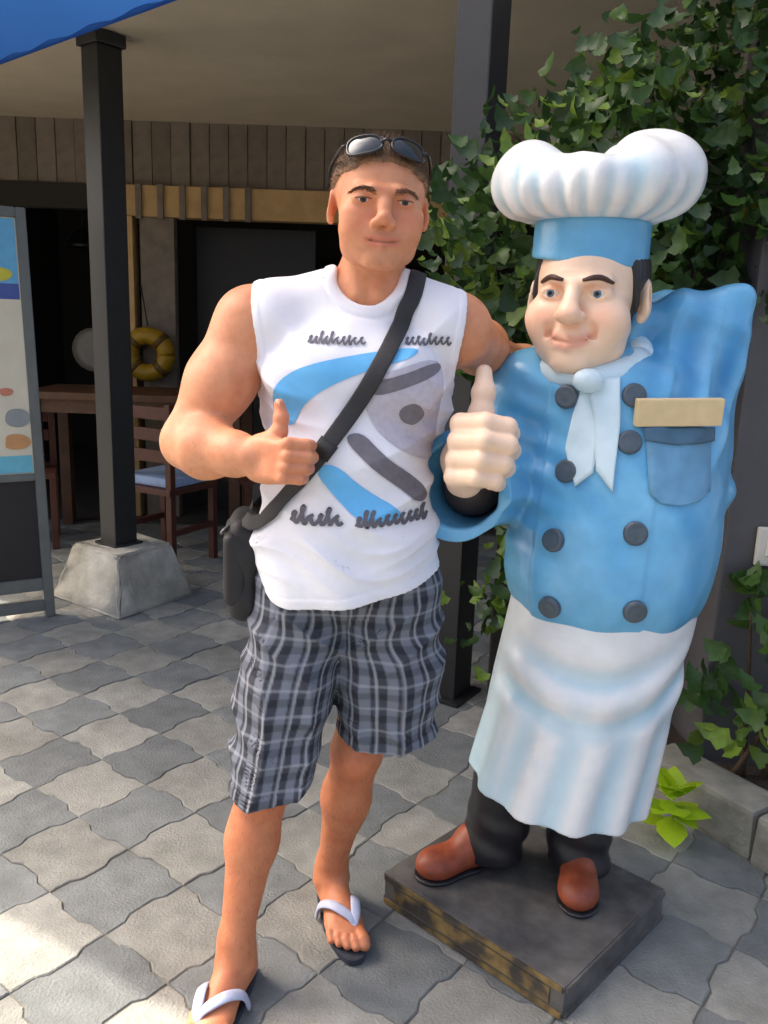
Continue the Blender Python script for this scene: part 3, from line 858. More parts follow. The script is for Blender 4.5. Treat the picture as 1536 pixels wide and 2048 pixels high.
def sculpt_head(S, f, kind):
    """head about 0.236 units tall, eye line at z = 0, face towards -y"""
    s, M = f.s, f.M
    wx = f.wx
    B = lambda c, r, k=.02, op='+', rot=None: S.ball(f.p(c[0] * wx, c[1], c[2]), np.array(r if hasattr(r, '__len__') else [r] * 3) * np.array((wx, 1, 1)) * s, M if rot is None else M @ rot, k * s, op)
    K = lambda pts, rad, k=.008, op='+': S.chain([f.p(q[0] * wx, q[1], q[2]) for q in pts], [r * s for r in rad], k * s, op)
    chef = kind == 'chef'
    B((0, .018, .036), (.076, .098, .083), .02)                                   # skull
    B((0, -.026, -.028), (.063, .062, .082), .035)                                # face
    B((0, -.032, -.080), (.050 if not chef else .058, .052, .032), .03)           # lower face
    for e in (-1, 1):
        K([(e * .050, .004, -.050), (e * .041, -.032, -.084), (e * .016, -.078, -.107)], [.014, .013, .012], .024)   # jaw bone
        B((e * .046, -.062, -.020 if not chef else -.034), (.019, .019, .016) if not chef else .027, .024)          # cheek bone
        B((e * .036, -.064, -.052), (.026, .024, .030), .030)                    # cheek
    B((0, -.084, -.104), (.020, .014, .014), .016)                                # chin
    K([(-.043, -.074, .019), (-.020, -.0895, .0175), (.020, -.0895, .0175), (.043, -.074, .019)], [.0075, .0095, .0095, .0075], .014)   # brow
    for e in (-1, 1): B((e * .033, -.102, -.001), (.0165, .0165, .0115), .014, '-')
    if chef:
        K([(0, -.094, .010), (0, -.112, -.022)], [.010, .014], .012)
        B((0, -.118, -.032), (.0165, .0175, .0155), .008)
        for e in (-1, 1): B((e * .0145, -.105, -.036), .0095, .006)
    else:
        K([(0, -.0895, .012), (0, -.0985, -.010), (0, -.1090, -.028)], [.0085, .0100, .0115], .014)
        B((0, -.1095, -.0325), (.0130, .0115, .0102), .008)
        for e in (-1, 1):
            B((e * .0130, -.1035, -.0395), (.0080, .0105, .0082), .006)
            B((e * .0068, -.1105, -.0478), (.0040, .0055, .0034), .003, '-')
    # mouth: muzzle, two lips, the line between them
    B((0, -.070, -.072), (.036, .026, .026), .024)
    w = .0300 if not chef else .036
    up = .0040 if not chef else .013
    mid = -.0720 if not chef else -.0745
    def arc(dz, dy=0.0, pinch=.35):
        return [(-w, -.0815 + dy, mid + up + dz * pinch), (-w * .55, -.0945 + dy, mid + up * .25 + dz), (0, -.0995 + dy, mid + dz * .92), (w * .55, -.0945 + dy, mid + up * .25 + dz), (w, -.0815 + dy, mid + up + dz * pinch)]
    K(arc(.0050, .0035), [.0030, .0050, .0048, .0050, .0030], .006)
    K(arc(-.0068, .0035), [.0030, .0058, .0066, .0058, .0030], .006)
    K([(q[0] * .98, q[1] - .0035, q[2]) for q in arc(0)], [.0010, .0017, .0018, .0017, .0010], .003, '-')
    K([(0, -.1035, -.055), (0, -.1025, -.0615)], [.0020, .0020], .007, '-')
    for e in (-1, 1):
        if chef: K([(e * .020, -.1035, -.041), (e * .030, -.0935, -.054), (e * .0345, -.0860, -.066)], [.0008, .0012, .0006], .014, '-')
        # lids round the eyeball, opened by a slit, crease above
        op = .0050 if chef else .0019
        B((e * .033, -.0765, .0005), (.0185, .0160, .0130), .006)
        B((e * .033, -.0935, -.0008), (.0150, .0105, op), .0020, '-', rotz(-e * .22))
        # ear: rim, bowl, lobe
        er = rotz(e * .42) @ rotm('X', -.18)
        if chef: B((e * .0800, .016, -.004), (.0100, .0230, .0340), .008, '+', er)
        else: B((e * .0775, .014, -.006), (.0070, .0185, .0290), .008, '+', er)
        B((e * .0855, .0085, -.001), (.0060, .0105, .0180), .005, '-', er)
        B((e * .0790, .010, -.009), (.0045, .0045, .0060), .004)
        B((e * .0775, .010, -.0335), (.0060, .0095, .0085), .006)
    r_ = .056 if not chef else .062
    K([(0, .040, -.062), (0, .052, -.20)], [r_, r_ + .004], .022)

def eye(f, e, parent, org, iris, gaze=(0, -1, 0), r=.0128):
    """eyeball with sclera, iris and pupil as rings of faces"""
    c = f.p(e * .033 * f.wx, -.0785, .0003)
    ax = Vector(f.M @ np.array(gaze, float)).normalized()
    bm = bmesh.new()
    bmesh.ops.create_uvsphere(bm, u_segments=28, v_segments=36, radius=r * f.s)
    q = Vector((0, 0, 1)).rotation_difference(ax)
    bmesh.ops.rotate(bm, verts=bm.verts, matrix=q.to_matrix(), cent=(0, 0, 0))
    for v in bm.verts: v.co += Vector(c)
    for fc in bm.faces:
        a = math.degrees((fc.calc_center_median() - Vector(c)).angle(ax))
        fc.material_index = 2 if a < 13 else (1 if a < 31 else 0)
    return bm_obj('eye', bm, [M_sclera, iris, M_pupil], parent, True, org)
M_sclera = new_mat('eye_white', lin(226, 218, 208), 0.2)
M_pupil = new_mat('pupil', lin(14, 12, 12), 0.12)

def sculpt_fist(S, f, thumb=1.0, k=.004):
    """thumbs-up hand: local x to the knuckles, y out of the back of the hand, z to the thumb"""
    s = f.s
    B = lambda c, r, kk=.012, op='+': S.ball(f.p(*c), np.array(r) * s, f.M, kk * s, op)
    K = lambda pts, rad, kk=k: S.chain([f.p(*q) for q in pts], [r * s for r in rad], kk * s)
    S.block(f.p(.048, -.002, -.002), np.array((.046, .0165, .040)) * s, f.M, .014 * s, .012 * s)
    B((.030, -.008, .022), (.030, .020, .022), .014)
    B((.035, -.010, -.026), (.032, .018, .018), .014)
    for z, l, r in ((.0305, 1.0, .0112), (.0100, 1.06, .0117), (-.0105, 1.0, .0112), (-.0295, .86, .0098)):
        kx = .092 - abs(z - .01) * .16
        K([(kx, .003, z), (kx + .020 * l, -.022 * l, z * 1.02), (kx + .010 * l, -.047 * l, z), (kx - .020 * l, -.052 * l, z * .97), (kx - .036 * l, -.036, z * .95)],
          [r * 1.08, r * 1.0, r * .98, r * .92, r * .8])
        B((kx - .001, .008, z), (r * .9, r * .7, r * .8), .008)
    K([(.022, -.010, .024), (.050, -.016, .050), (.053, -.016, .050 + .032 * thumb), (.047, -.013, .050 + .060 * thumb)], [.0165, .0145, .0118, .0098], .008)
    B((.0505, -.015, .050 + .030 * thumb), (.0125, .0128, .010), .006)

# ================================================================== chef statue
CH = (0.38, 1.88, 0.0)
chef = empty('chef_statue', CH, 'life size painted chef statue in light blue jacket giving thumbs up', 'statue')
M_jacket = new_mat('statue_blue_paint', lin(92, 168, 212), 0.34, var=0.10, scale=7, attr='tint', bump=0.12, bscale=28, col2=lin(116, 184, 222), bdist=0.02, coat=.35)
M_swhite = new_mat('statue_white_paint', lin(226, 227, 226), 0.36, var=0.06, scale=7, attr='tint', bump=0.12, bscale=28, bdist=0.02, coat=.3)
M_sskin = new_mat('statue_skin_paint', lin(244, 210, 180), 0.38, var=0.06, scale=9, attr='tint', bump=0.06, bscale=30)
M_sdark = new_mat('statue_black_paint', lin(34, 34, 38), 0.4, var=0.2, scale=9, bump=0.1, bscale=30)
M_sshoe = new_mat('statue_shoe_paint', lin(152, 76, 46), 0.5, var=0.25, scale=14, bump=0.1, bscale=30, col2=lin(126, 58, 36))
M_button = new_mat('statue_button_paint', lin(74, 86, 96), 0.35, var=0.2, scale=20)
TH = R(-26)
RB = rotz(TH)

# jacket with both sleeves
S = Clay()
S.ball((.545, 1.955, 1.00), (.240, .232, .22), k=.03)
S.ball((.555, 1.97, 1.18), (.235, .195, .22), k=.08)
S.ball((.530, 1.940, .885), (.234, .228, .185), k=.06)
S.ball((.50, 1.965, 1.31), (.20, .135, .085), k=.08)
S.cone((.44, 1.97, 1.335), (.315, 1.965, 1.305), .080, .078, .05)
S.chain([(.315, 1.965, 1.305), (.268, 1.96, 1.12), (.252, 1.95, 1.075)], [.082, .082, .085], .03)
S.cone((.252, 1.95, 1.075), (.150, 1.738, 1.118), .085, .116, .02)
S.cone((.60, 1.985, 1.22), (.690, 1.99, 1.36), .14, .085, .06)
S.chain([(.545, 1.985, 1.445), (.66, 1.99, 1.488), (.795, 1.995, 1.525)], [.050, .040, .026], .03)
S.chain([(.795, 1.995, 1.525), (.765, 1.985, 1.36), (.735, 1.975, 1.17)], [.026, .045, .065], .03)
S.block((.685, 1.985, 1.37), (.085, .055, .125), rotm('Y', R(14)), .03, .05)
S.chain([(.775, 2.01, 1.50), (.68, 2.13, 1.475), (.575, 2.14, 1.475)], [.040, .058, .054], .03)
S.ball((.775, 1.965, 1.085), (.045, .05, .035), k=.05)
S.cut((-.38, -.90, .22), (.150, 1.738, 1.118), lo=(-.05, 1.4, .95), hi=(.36, 1.86, 1.32))
S.cone((.222, 1.895, 1.086), (.128, 1.68, 1.130), .056, .104, .008, '-')
S.cone((.43, 1.93, 1.39), (.425, 1.93, 1.55), .085, .12, .02, '-')
def jfold(x, y, z):
    w = np.exp(-((x - .69) ** 2 / .018 + (z - 1.36) ** 2 / .03))
    ph = (x - .6) * 66 - (z - 1.2) * 36 + 2.2 * np.sin(z * 9)
    d = -w * .0075 * (1 - 2 * np.abs(np.sin(ph * .5)))
    w2 = np.exp(-((x - .30) ** 2 / .006 + (z - 1.15) ** 2 / .03))
    d = d - w2 * .006 * np.sin(z * 95 + x * 40)
    w3 = np.exp(-((z - .83) ** 2) / .004)
    d = d - w3 * .0025 * np.sin(np.arctan2(y - 1.95, x - .54) * 9 + 1.5 * np.sin(z * 20))
    d = d - .003 * np.sin(x * 23 + z * 11) * np.sin(z * 17 - y * 9)
    # raised edge of the double-breasted front
    lx = (x - .545) * RB[0, 0] + (y - 1.96) * RB[1, 0]; ly = (x - .545) * RB[0, 1] + (y - 1.96) * RB[1, 1]
    d = d - .0035 * sstep(.118, .112, lx) * sstep(-.135, -.125, lx) * sstep(-.05, -.09, ly)
    return d
S.push(jfold)
S.cut((0, .38, -1), (.53, 1.95, .812), k=.006)
JV, JF = S.mesh(.0042, 1)
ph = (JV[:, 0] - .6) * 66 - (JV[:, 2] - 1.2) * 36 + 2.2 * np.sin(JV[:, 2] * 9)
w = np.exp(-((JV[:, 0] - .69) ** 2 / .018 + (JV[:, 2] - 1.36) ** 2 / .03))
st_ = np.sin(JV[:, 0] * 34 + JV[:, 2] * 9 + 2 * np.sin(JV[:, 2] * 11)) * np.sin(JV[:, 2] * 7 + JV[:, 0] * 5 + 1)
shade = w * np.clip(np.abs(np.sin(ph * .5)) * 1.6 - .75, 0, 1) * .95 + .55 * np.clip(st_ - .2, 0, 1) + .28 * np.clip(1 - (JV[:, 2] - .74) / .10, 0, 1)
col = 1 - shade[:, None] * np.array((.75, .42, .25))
JB = bvh_of(JV, JF)
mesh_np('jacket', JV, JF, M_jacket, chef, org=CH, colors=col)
# dark-painted fill standing in for the shade inside the open cuff
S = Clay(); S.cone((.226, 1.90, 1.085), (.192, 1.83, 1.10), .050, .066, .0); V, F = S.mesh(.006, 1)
mesh_np('sleeve_shade_fill', V, F, new_mat('sleeve_shade_paint', lin(74, 62, 58), 0.6), chef, org=CH)

# apron
S = Clay()
S.cone((.535, 1.955, .84), (.425, 1.92, .16), .222, .224, .02)
def apfold(x, y, z):
    a = np.arctan2(y - 1.93, x - .47)
    u = (x - .49)
    front = sstep(1.98, 1.80, y)
    ph = (z - 2.2 * u * u - .10 * u) * 52
    d = -front * .0075 * np.sin(ph) * np.exp(-((z - .66) / .09) ** 2)
    va = a * 6 + .8 * np.sin(z * 7)
    d = d - (.003 + .006 * sstep(.62, .32, z)) * np.cos(2 * va) * sstep(.76, .56, z)
    return d
S.push(apfold)
S.push(lambda x, y, z: .020 * sstep(1.75, 2.2, y))
S.cut((-.10, .10, -1), (.42, 1.80, .342), k=.004)
S.cut((0, 0, 1), (0, 0, .87))
V, F = S.mesh(.0042, 1)
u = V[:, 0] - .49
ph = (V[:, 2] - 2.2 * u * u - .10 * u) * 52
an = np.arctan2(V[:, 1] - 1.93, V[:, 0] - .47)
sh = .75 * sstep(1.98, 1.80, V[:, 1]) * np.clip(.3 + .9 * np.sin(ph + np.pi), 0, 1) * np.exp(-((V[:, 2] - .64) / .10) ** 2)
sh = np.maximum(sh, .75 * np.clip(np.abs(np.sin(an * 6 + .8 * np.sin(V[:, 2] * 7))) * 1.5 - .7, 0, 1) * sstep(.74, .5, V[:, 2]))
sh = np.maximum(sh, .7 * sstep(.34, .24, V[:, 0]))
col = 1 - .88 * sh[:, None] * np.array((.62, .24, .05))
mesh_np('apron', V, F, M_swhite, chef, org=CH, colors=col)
# apron waistband just under the jacket
# legs and shoes
for leg_pts, toe, heel, side in (([(.335, 1.93, .40), (.318, 1.945, .22), (.305, 1.95, .125)], (.120, 1.868), (.285, 1.955), -1), ([(.505, 1.935, .40), (.522, 1.93, .22), (.525, 1.92, .125)], (.490, 1.752), (.527, 1.925), 1)):
    S = Clay(); S.chain(leg_pts, [.085, .076, .080], .02)
    S.push(lambda x, y, z: -.004 * np.sin(z * 75 + x * 30) * sstep(.32, .15, z))
    S.cut((0, 0, -1), (0, 0, .118), k=.01)
    V, F = S.mesh(.005, 1); mesh_np('trouser_leg', V, F, M_sdark, chef, org=CH)
    t, hl = np.array(toe), np.array(heel)
    dr = (t - hl) / np.linalg.norm(t - hl)
    an = math.atan2(dr[1], dr[0])
    Mr = rotz(an)
    S = Clay()
    mc = hl + dr * .045
    S.ball((mc[0], mc[1], .128), (.058, .042, .041), Mr, .02)
    tc_ = t - dr * .055
    S.ball((tc_[0], tc_[1], .120), (.062, .050, .039), Mr, .04)
    S.cone((hl[0], hl[1], .135), (hl[0] + dr[0] * .03, hl[1] + dr[1] * .03, .16), .045, .045, .03)
    S.cut((0, 0, -1), (0, 0, .096), k=.006)
    V, F = S.mesh(.004, 1); sh_o = mesh_np('shoe', V, F, M_sshoe, chef, org=CH)
    S = Clay()
    S.ball((mc[0], mc[1], .095), (.062, .045, .02), Mr, .02); S.ball((tc_[0], tc_[1], .095), (.066, .053, .02), Mr, .03)
    S.cut((0, 0, -1), (0, 0, .0855)); S.cut((0, 0, 1), (0, 0, .0975))
    V, F = S.mesh(.004, 1); mesh_np('sole', V, F, M_sdark, sh_o, org=CH)

# head
hf = Frame((.432, 1.935, 1.515), rotz(TH), 1.36, 1.10)
S = Clay(); sculpt_head(S, hf, 'chef')
S.cut((0, 0, 1), (0, 0, 1.60)); S.cut((0, 0, -1), (0, 0, 1.30))
V, F = S.mesh(.0032, 1)
CB = bvh_of(V, F)
Q = hf.inv(V)
def spot(Q, c, r): return np.exp(-(((Q - np.array(c)) / np.array(r)) ** 2).sum(1))
col = np.ones((len(V), 3))
mz = -.0745 + .013 * (np.abs(Q[:, 0]) / .036) ** 2
mouth = np.clip(np.exp(-((Q[:, 2] - mz) / .0095) ** 2 - (np.abs(Q[:, 0]) / .034) ** 6 - ((Q[:, 1] + .10) / .03) ** 2) * 1.6, 0, 1)
blush = np.clip(.8 * (spot(Q, (.046, -.08, -.036), (.022, .04, .02)) + spot(Q, (-.046, -.08, -.036), (.022, .04, .02))) + .55 * spot(Q, (0, -.125, -.032), (.02, .03, .02)), 0, 1)
col *= 1 - mouth[:, None] * np.array((.16, .42, .44))
col *= 1 - blush[:, None] * np.array((.03, .30, .36))
brow_sh = np.clip(spot(Q, (.034, -.09, .010), (.022, .03, .006)) + spot(Q, (-.034, -.09, .010), (.022, .03, .006)), 0, 1)
col *= 1 - brow_sh[:, None] * np.array((.12, .34, .42))
head_o = mesh_np('head', V, F, M_sskin, chef, org=CH, colors=col)
M_pbrow = new_mat('painted_brow', lin(70, 44, 34), 0.5)
M_iris_b = new_mat('painted_iris', lin(84, 112, 130), 0.3)
for e in (-1, 1):
    eye(hf, e, head_o, CH, M_iris_b, (-.06, -1, -.04))
    pts = []
    for x_, z_ in spline([(e * .055, .0165), (e * .037, .0235), (e * .015, .0190)], 8):
        h = CB.ray_cast(Vector(hf.p(x_, -.2, z_)), Vector(hf.M @ np.array((0, 1, 0))))
        pts.append(tuple(h[0]))
    tube('eyebrow', pts, [.0035 + .0042 * math.sin(math.pi * (i + 1) / (len(pts) + 1)) for i in range(len(pts))], M_pbrow, head_o, CH, 10, .8)
# black sideburn hair between face and ear, running round the back under the hat
S = Clay()
f = hf
S.ball(f.p(0, .022, .036), np.array((.083 * f.wx, .102, .083)) * f.s, f.M, .0)
S.ball(f.p(0, .060, -.035), np.array((.070, .062, .06)) * f.s, f.M, .02)
for e in (-1, 1): S.ball(f.p(e * .068 * f.wx, -.022, -.002), np.array((.012, .018, .034)) * f.s, f.M, .01)
S.cut((0, 0, 1), (0, 0, 1.598))
nf = f.M @ np.array((0, -1, -.25)); S.cut(nf, f.p(0, -.024, 0))
S.push(lambda x, y, z: .0015 * np.sin(x * 260) * np.sin(y * 240))
V, F = S.mesh(.005, 1); mesh_np('hair', V, F, M_sdark, head_o, org=CH)

# hat band and puffed hat
hc = np.array((.432, 1.955))
S = Clay(); S.cone((hc[0], hc[1], 1.50), (hc[0] + .004, hc[1], 1.75), .127, .124, .0)
S.cut((-.05, .10, -1), (hc[0], hc[1], 1.585), k=.006); S.cut((0, 0, 1), (0, 0, 1.672), k=.006)
V, F = S.mesh(.004, 1)
mesh_np('hat_band', V, F, M_jacket, chef, org=CH, colors=np.ones((len(V), 3)) * np.array((.92, .95, .97)))
S = Clay()
S.ball((hc[0] + .005, hc[1], 1.725), (.165, .15, .065), k=.02)
lob = []
for i in range(9):
    a = 2 * math.pi * i / 9 + .25
    rx = .138
    lx, ly = hc[0] + .008 + rx * math.cos(a), hc[1] + .115 * math.sin(a)
    up = .018 * math.cos(a - .35) + .008 * math.sin(3 * a)
    if math.sin(a) < -.85 : up -= .012
    lob.append((lx, ly))
    S.ball((lx, ly, 1.752 + up), (.084, .080, .078 + up * .3), k=.026)
S.ball((.532, 1.93, 1.775), (.105, .10, .076), k=.04)
S.ball((.285, 1.95, 1.765), (.062, .08, .066), k=.04)
S.ball((.408, 1.96, 1.868), (.052, .36, .085), k=.045, op='-')
S.cone((hc[0], hc[1], 1.60), (hc[0], hc[1], 1.655), .118, .128, .03)
def pleat(x, y, z):
    a = np.arctan2(y - hc[1], x - hc[0])
    return -.0048 * np.sin(a * 21 + 1.3 * np.sin(a * 3)) * sstep(1.80, 1.69, z) - .0022 * np.sin(a * 8 + z * 30)
S.push(pleat)
S.cut((0, 0, -1), (0, 0, 1.668), k=.01)
V, F = S.mesh(.0038, 1)
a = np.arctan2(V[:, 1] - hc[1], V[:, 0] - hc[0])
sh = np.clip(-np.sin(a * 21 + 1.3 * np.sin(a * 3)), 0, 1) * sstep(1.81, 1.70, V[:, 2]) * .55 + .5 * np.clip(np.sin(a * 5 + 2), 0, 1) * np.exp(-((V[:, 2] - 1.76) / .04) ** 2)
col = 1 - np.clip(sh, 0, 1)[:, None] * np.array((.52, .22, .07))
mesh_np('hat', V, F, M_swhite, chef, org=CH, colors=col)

# neckerchief: roll round the neck, knot and two tails on the chest
M_kerch = new_mat('neckerchief_paint', lin(204, 226, 234), 0.4, var=0.06, scale=9, bump=0.1, bscale=30)
ringp = []
for i in range(33):
    a = 2 * math.pi * i / 32
    lx, ly = .108 * math.cos(a), .105 * math.sin(a)
    q = np.array((.450, 1.945)) + (RB[:2, :2] @ np.array((lx, ly)))
    ringp.append((q[0], q[1], 1.385 + .045 * math.sin(a)))
kn_o = tube('neckerchief', ringp, .030, M_kerch, chef, CH, 14, .9)
DIR = (.26, .955, -.12)
M_k = M_kerch
drape_patch('scarf_tail', JB, [(.400, 1.345), (.470, 1.350), (.478, 1.253), (.478, 1.111), (.440, 1.155), (.428, 1.25)], 1.75, DIR, .012, M_k, kn_o, CH)
drape_patch('scarf_tail', JB, [(.395, 1.345), (.450, 1.345), (.440, 1.25), (.434, 1.15), (.398, 1.118), (.369, 1.198), (.378, 1.27)], 1.75, DIR, .007, M_k, kn_o, CH)
S = Clay(); kp = Vector((.418, 1.80, 1.338)); S.ball(tuple(kp), (.034, .026, .026), k=.01); V, F = S.mesh(.004, 1); mesh_np('knot', V, F, M_kerch, kn_o, org=CH)

# buttons, name board, pocket
def on_jacket(x, z, y0=1.74):
    d = Vector(DIR).normalized()
    h = JB.ray_cast(Vector((x, y0, z)) - d * .6, d)
    return h[0], (h[1] if h[1].dot(d) < 0 else -h[1])
for bx_, bz_ in ((.358, 1.312), (.500, 1.318), (.372, 1.152), (.500, 1.219), (.358, 1.001), (.530, 1.029), (.362, .852), (.545, .862)):
    c_, n_ = on_jacket(bx_, bz_)
    bm = bmesh.new(); prof = [(0.0, .011), (.010, .0112), (.016, .0098), (.020, .0115), (.0245, .009), (.026, .004), (.0255, -.004)]
    seg = 22; rows = []
    q = Vector((0, 0, 1)).rotation_difference(n_)
    for r_, h_ in prof: rows.append([bm.verts.new(c_ + q @ Vector((r_ * math.cos(2 * math.pi * k / seg), r_ * math.sin(2 * math.pi * k / seg), h_))) for k in range(seg)])
    for i in range(1, len(rows) - 1):
        for k in range(seg): bm.faces.new((rows[i][k], rows[i][(k + 1) % seg], rows[i + 1][(k + 1) % seg], rows[i + 1][k]))
    bm.faces.new(rows[1])
    bm_obj('button', bm, M_button, chef, True, CH)
drape_patch('pocket', JB, [(.541, 1.232), (.680, 1.240), (.690, 1.115), (.665, 1.092), (.626, 1.083), (.585, 1.088), (.560, 1.108)], 1.78, DIR, .006, new_mat('pocket_paint', lin(98, 150, 184), 0.4, var=0.12, scale=12), chef, CH)
drape_patch('pocket_flap', JB, [(.535, 1.246), (.684, 1.252), (.686, 1.222), (.610, 1.210), (.541, 1.218)], 1.78, DIR, .010, new_mat('pocket_flap_paint', lin(66, 100, 124), 0.4, var=0.12, scale=12), chef, CH)
# wooden name board, flat, fixed on the chest
c0, n0 = on_jacket(.600, 1.286, 1.78)
zx = Vector((.98, .10, .03)); yz = Vector((-.05, -.12, .99)); zx.normalize(); nb = zx.cross(yz).normalized(); yz = nb.cross(zx).normalized()
bm = bmesh.new()
vs_ = add_box(bm, (-.094, -.029, -.009), (.094, .029, .009), bev=.004)
Mb = Matrix((zx, yz, nb)).transposed()
for v in bm.verts: v.co = Vector(c0) + nb * .020 + Mb @ v.co
bm_obj('name_board', bm, new_mat('name_board_wood', lin(220, 196, 150), 0.5, var=0.06, scale=14), chef, False, CH)

# raised thumb hand
X = np.array((-.10, -.95, .30)); X /= np.linalg.norm(X)
Z = np.array((.10, .28, .95)); Z -= X * (X @ Z); Z /= np.linalg.norm(Z)
Y = np.cross(X, Z)
if Y[0] > 0: Y = -Y
ff = Frame((.160, 1.765, 1.162), np.stack([X, Y, Z], 1), 1.72)
S = Clay(); sculpt_fist(S, ff, .86, .0035)
S.cone(ff.p(.02, 0, 0), (.215, 1.85, 1.11), .045, .05, .02)
V, F = S.mesh(.0035, 1)
mesh_np('hand', V, F, M_sskin, chef, org=CH, colors=np.ones((len(V), 3)))
# hand of the raised arm, tucked behind the head
S = Clay()
S.cone((.58, 2.14, 1.478), (.52, 2.125, 1.485), .042, .040, .02)
for j in range(4): S.chain([(.53, 2.13, 1.515 - j * .022), (.48, 2.105, 1.52 - j * .022), (.44, 2.10, 1.515 - j * .021)], [.017, .016, .013], .005)
S.chain([(.54, 2.115, 1.50), (.51, 2.085, 1.54), (.49, 2.075, 1.56)], [.02, .017, .014], .006)
V, F = S.mesh(.004, 1); mesh_np('hand', V, F, M_sskin, chef, org=CH, colors=np.ones((len(V), 3)))

# base slab with worn gilt edging
cL, cB = np.array((.034, 1.895)), np.array((.418, 1.533)); dd = np.array((.686, .727)) * .46
cR, cK = cB + dd, cL + dd
M_base = new_mat('base_black_paint', lin(72, 70, 68), 0.75, var=0.25, scale=9, bump=0.3, bscale=40, col2=lin(98, 95, 90), lo=.42, hi=.72)
M_gilt = new_mat('worn_gilt_paint', lin(126, 104, 62), 0.5, var=0.25, scale=16, bump=0.25, bscale=50, col2=lin(62, 57, 50), lo=.40, hi=.58)
bm = bmesh.new(); add_prism(bm, [tuple(cL), tuple(cB), tuple(cR), tuple(cK)], 0.001, .085, bev=.006)
base_o = bm_obj('base', bm, M_base, chef, False, CH)
cc = (cL + cB + cR + cK) / 4
for a, b in ((cL, cB), (cB, cR), (cR, cK), (cK, cL)):
    out_ = (a + b) / 2 - cc; out_ /= np.linalg.norm(out_)
    t_ = (b - a) / np.linalg.norm(b - a)
    for z0, z1 in ((.004, .016), (.070, .081)):
        bm = bmesh.new(); a1, b1 = a + t_ * .004, b - t_ * .004
        add_prism(bm, [tuple(a1 - out_ * .002), tuple(b1 - out_ * .002), tuple(b1 + out_ * .005), tuple(a1 + out_ * .005)], z0, z1)
        bm_obj('edge_strip', bm, M_gilt if a is cL else M_base, base_o, False, CH)
    if a is not cL: continue
    bm = bmesh.new(); a1, b1 = a + t_ * .035, b - t_ * .035
    add_prism(bm, [tuple(a1 - out_ * .002), tuple(b1 - out_ * .002), tuple(b1 + out_ * .003), tuple(a1 + out_ * .003)], .024, .062)
    bm_obj('gilt_panel', bm, M_gilt, base_o, False, CH)

# ================================================================== the man
MO = (-0.15, 1.72, 0.0)
man = empty('person', MO, 'man in white sleeveless shirt and plaid shorts giving a thumbs up', 'person')
M_skin = new_mat('skin', lin(214, 148, 108), 0.52, var=0.05, scale=26, attr='tint', bump=0.30, bscale=260, sss=0.22, bdist=0.002, col2=lin(204, 132, 94), lo=.42, hi=.72)
mf = Frame((-.030, 1.722, 1.662), rotz(R(7)) @ rotm('Y', R(2)) @ rotm('X', R(2)), 1.00, 1.17)

def torso(S, g=0.0):
    S.ball((-.078, 1.770, .92), ((.160 if g == 0 else .172) + g, (.108 if g == 0 else .122) + g, .13 + g), k=.04)
    S.ball((-.078, 1.745, 1.06), (.160 + g, .125 + g, .17 + g), k=.06)
    S.ball((-.070, 1.752, 1.29), (.172 + g, .120 + g, .185 + g), k=.06)
    for e in (-1, 1):
        S.ball((-.066 + e * .080, 1.672, 1.335), (.085 + g, .046 + g, .062 + g), k=.04)
        S.cone((-.040 + e * .02, 1.765, 1.50), (-.066 + e * .170, 1.755, 1.452), .052 + g, .050 + g, k=.04)
        S.ball((-.066 + e * .115, 1.80, 1.30), (.075 + g, .06 + g, .12 + g), k=.05)

def foot(S, heel, toe, lift=.018):
    heel, toe = np.array(heel), np.array(toe)
    L_ = np.linalg.norm(toe - heel); d = (toe - heel) / L_; sd = np.array((-d[1], d[0]))
    P = lambda f_, s_, z: (heel[0] + d[0] * f_ + sd[0] * s_, heel[1] + d[1] * f_ + sd[1] * s_, z + lift)
    return P, L_, d, sd
def sculpt_foot(S, heel, toe, big):
    """big = side of the big toe (+1 or -1 across)"""
    P, L_, d, sd = foot(S, heel, toe)
    Mr = rotz(math.atan2(d[1], d[0]))
    S.ball(P(.035, 0, .032), (.040, .031, .034), Mr, .02)
    S.cone(P(.05, 0, .07), P(.15, big * .008, .030), .036, .026, .03)
    S.cone(P(.04, 0, .028), P(.17, -big * .022, .018), .028, .019, .025)
    S.ball(P(.175, big * .004, .020), (.05, .044, .020), Mr, .02)
    for i, (s_, l_, r_) in enumerate(((.030, .262, .0145), (.010, .260, .0105), (-.008, .250, .0100), (-.024, .237, .0095), (-.039, .222, .0090))):
        S.chain([P(.185, big * s_ * .9, .018), P(l_ - .025, big * s_, .018), P(l_ - r_, big * s_ * 1.02, .011)], [r_ * 1.05, r_ * 1.05, r_], .004)
    for s_ in (-1, 1): S.ball(P(.062, s_ * .030, .062), .012, None, .02)

RF = ((-.270, 1.640), (-.340, 1.389))
LF = ((-.118, 1.930), (-.035, 1.682))
S = Clay()
torso(S)
sculpt_head(S, mf, 'man')
S.cone(mf.p(0, .055, -.13), (-.048, 1.795, 1.46), .060, .070, .03)
for e in (-1, 1): S.cone(mf.p(e * .054, .035, -.045), (-.045 + e * .022, 1.712, 1.495), .010, .009, .022)
S.ball(mf.p(0, -.010, -.150), np.array((.011, .009, .012)), None, .012)
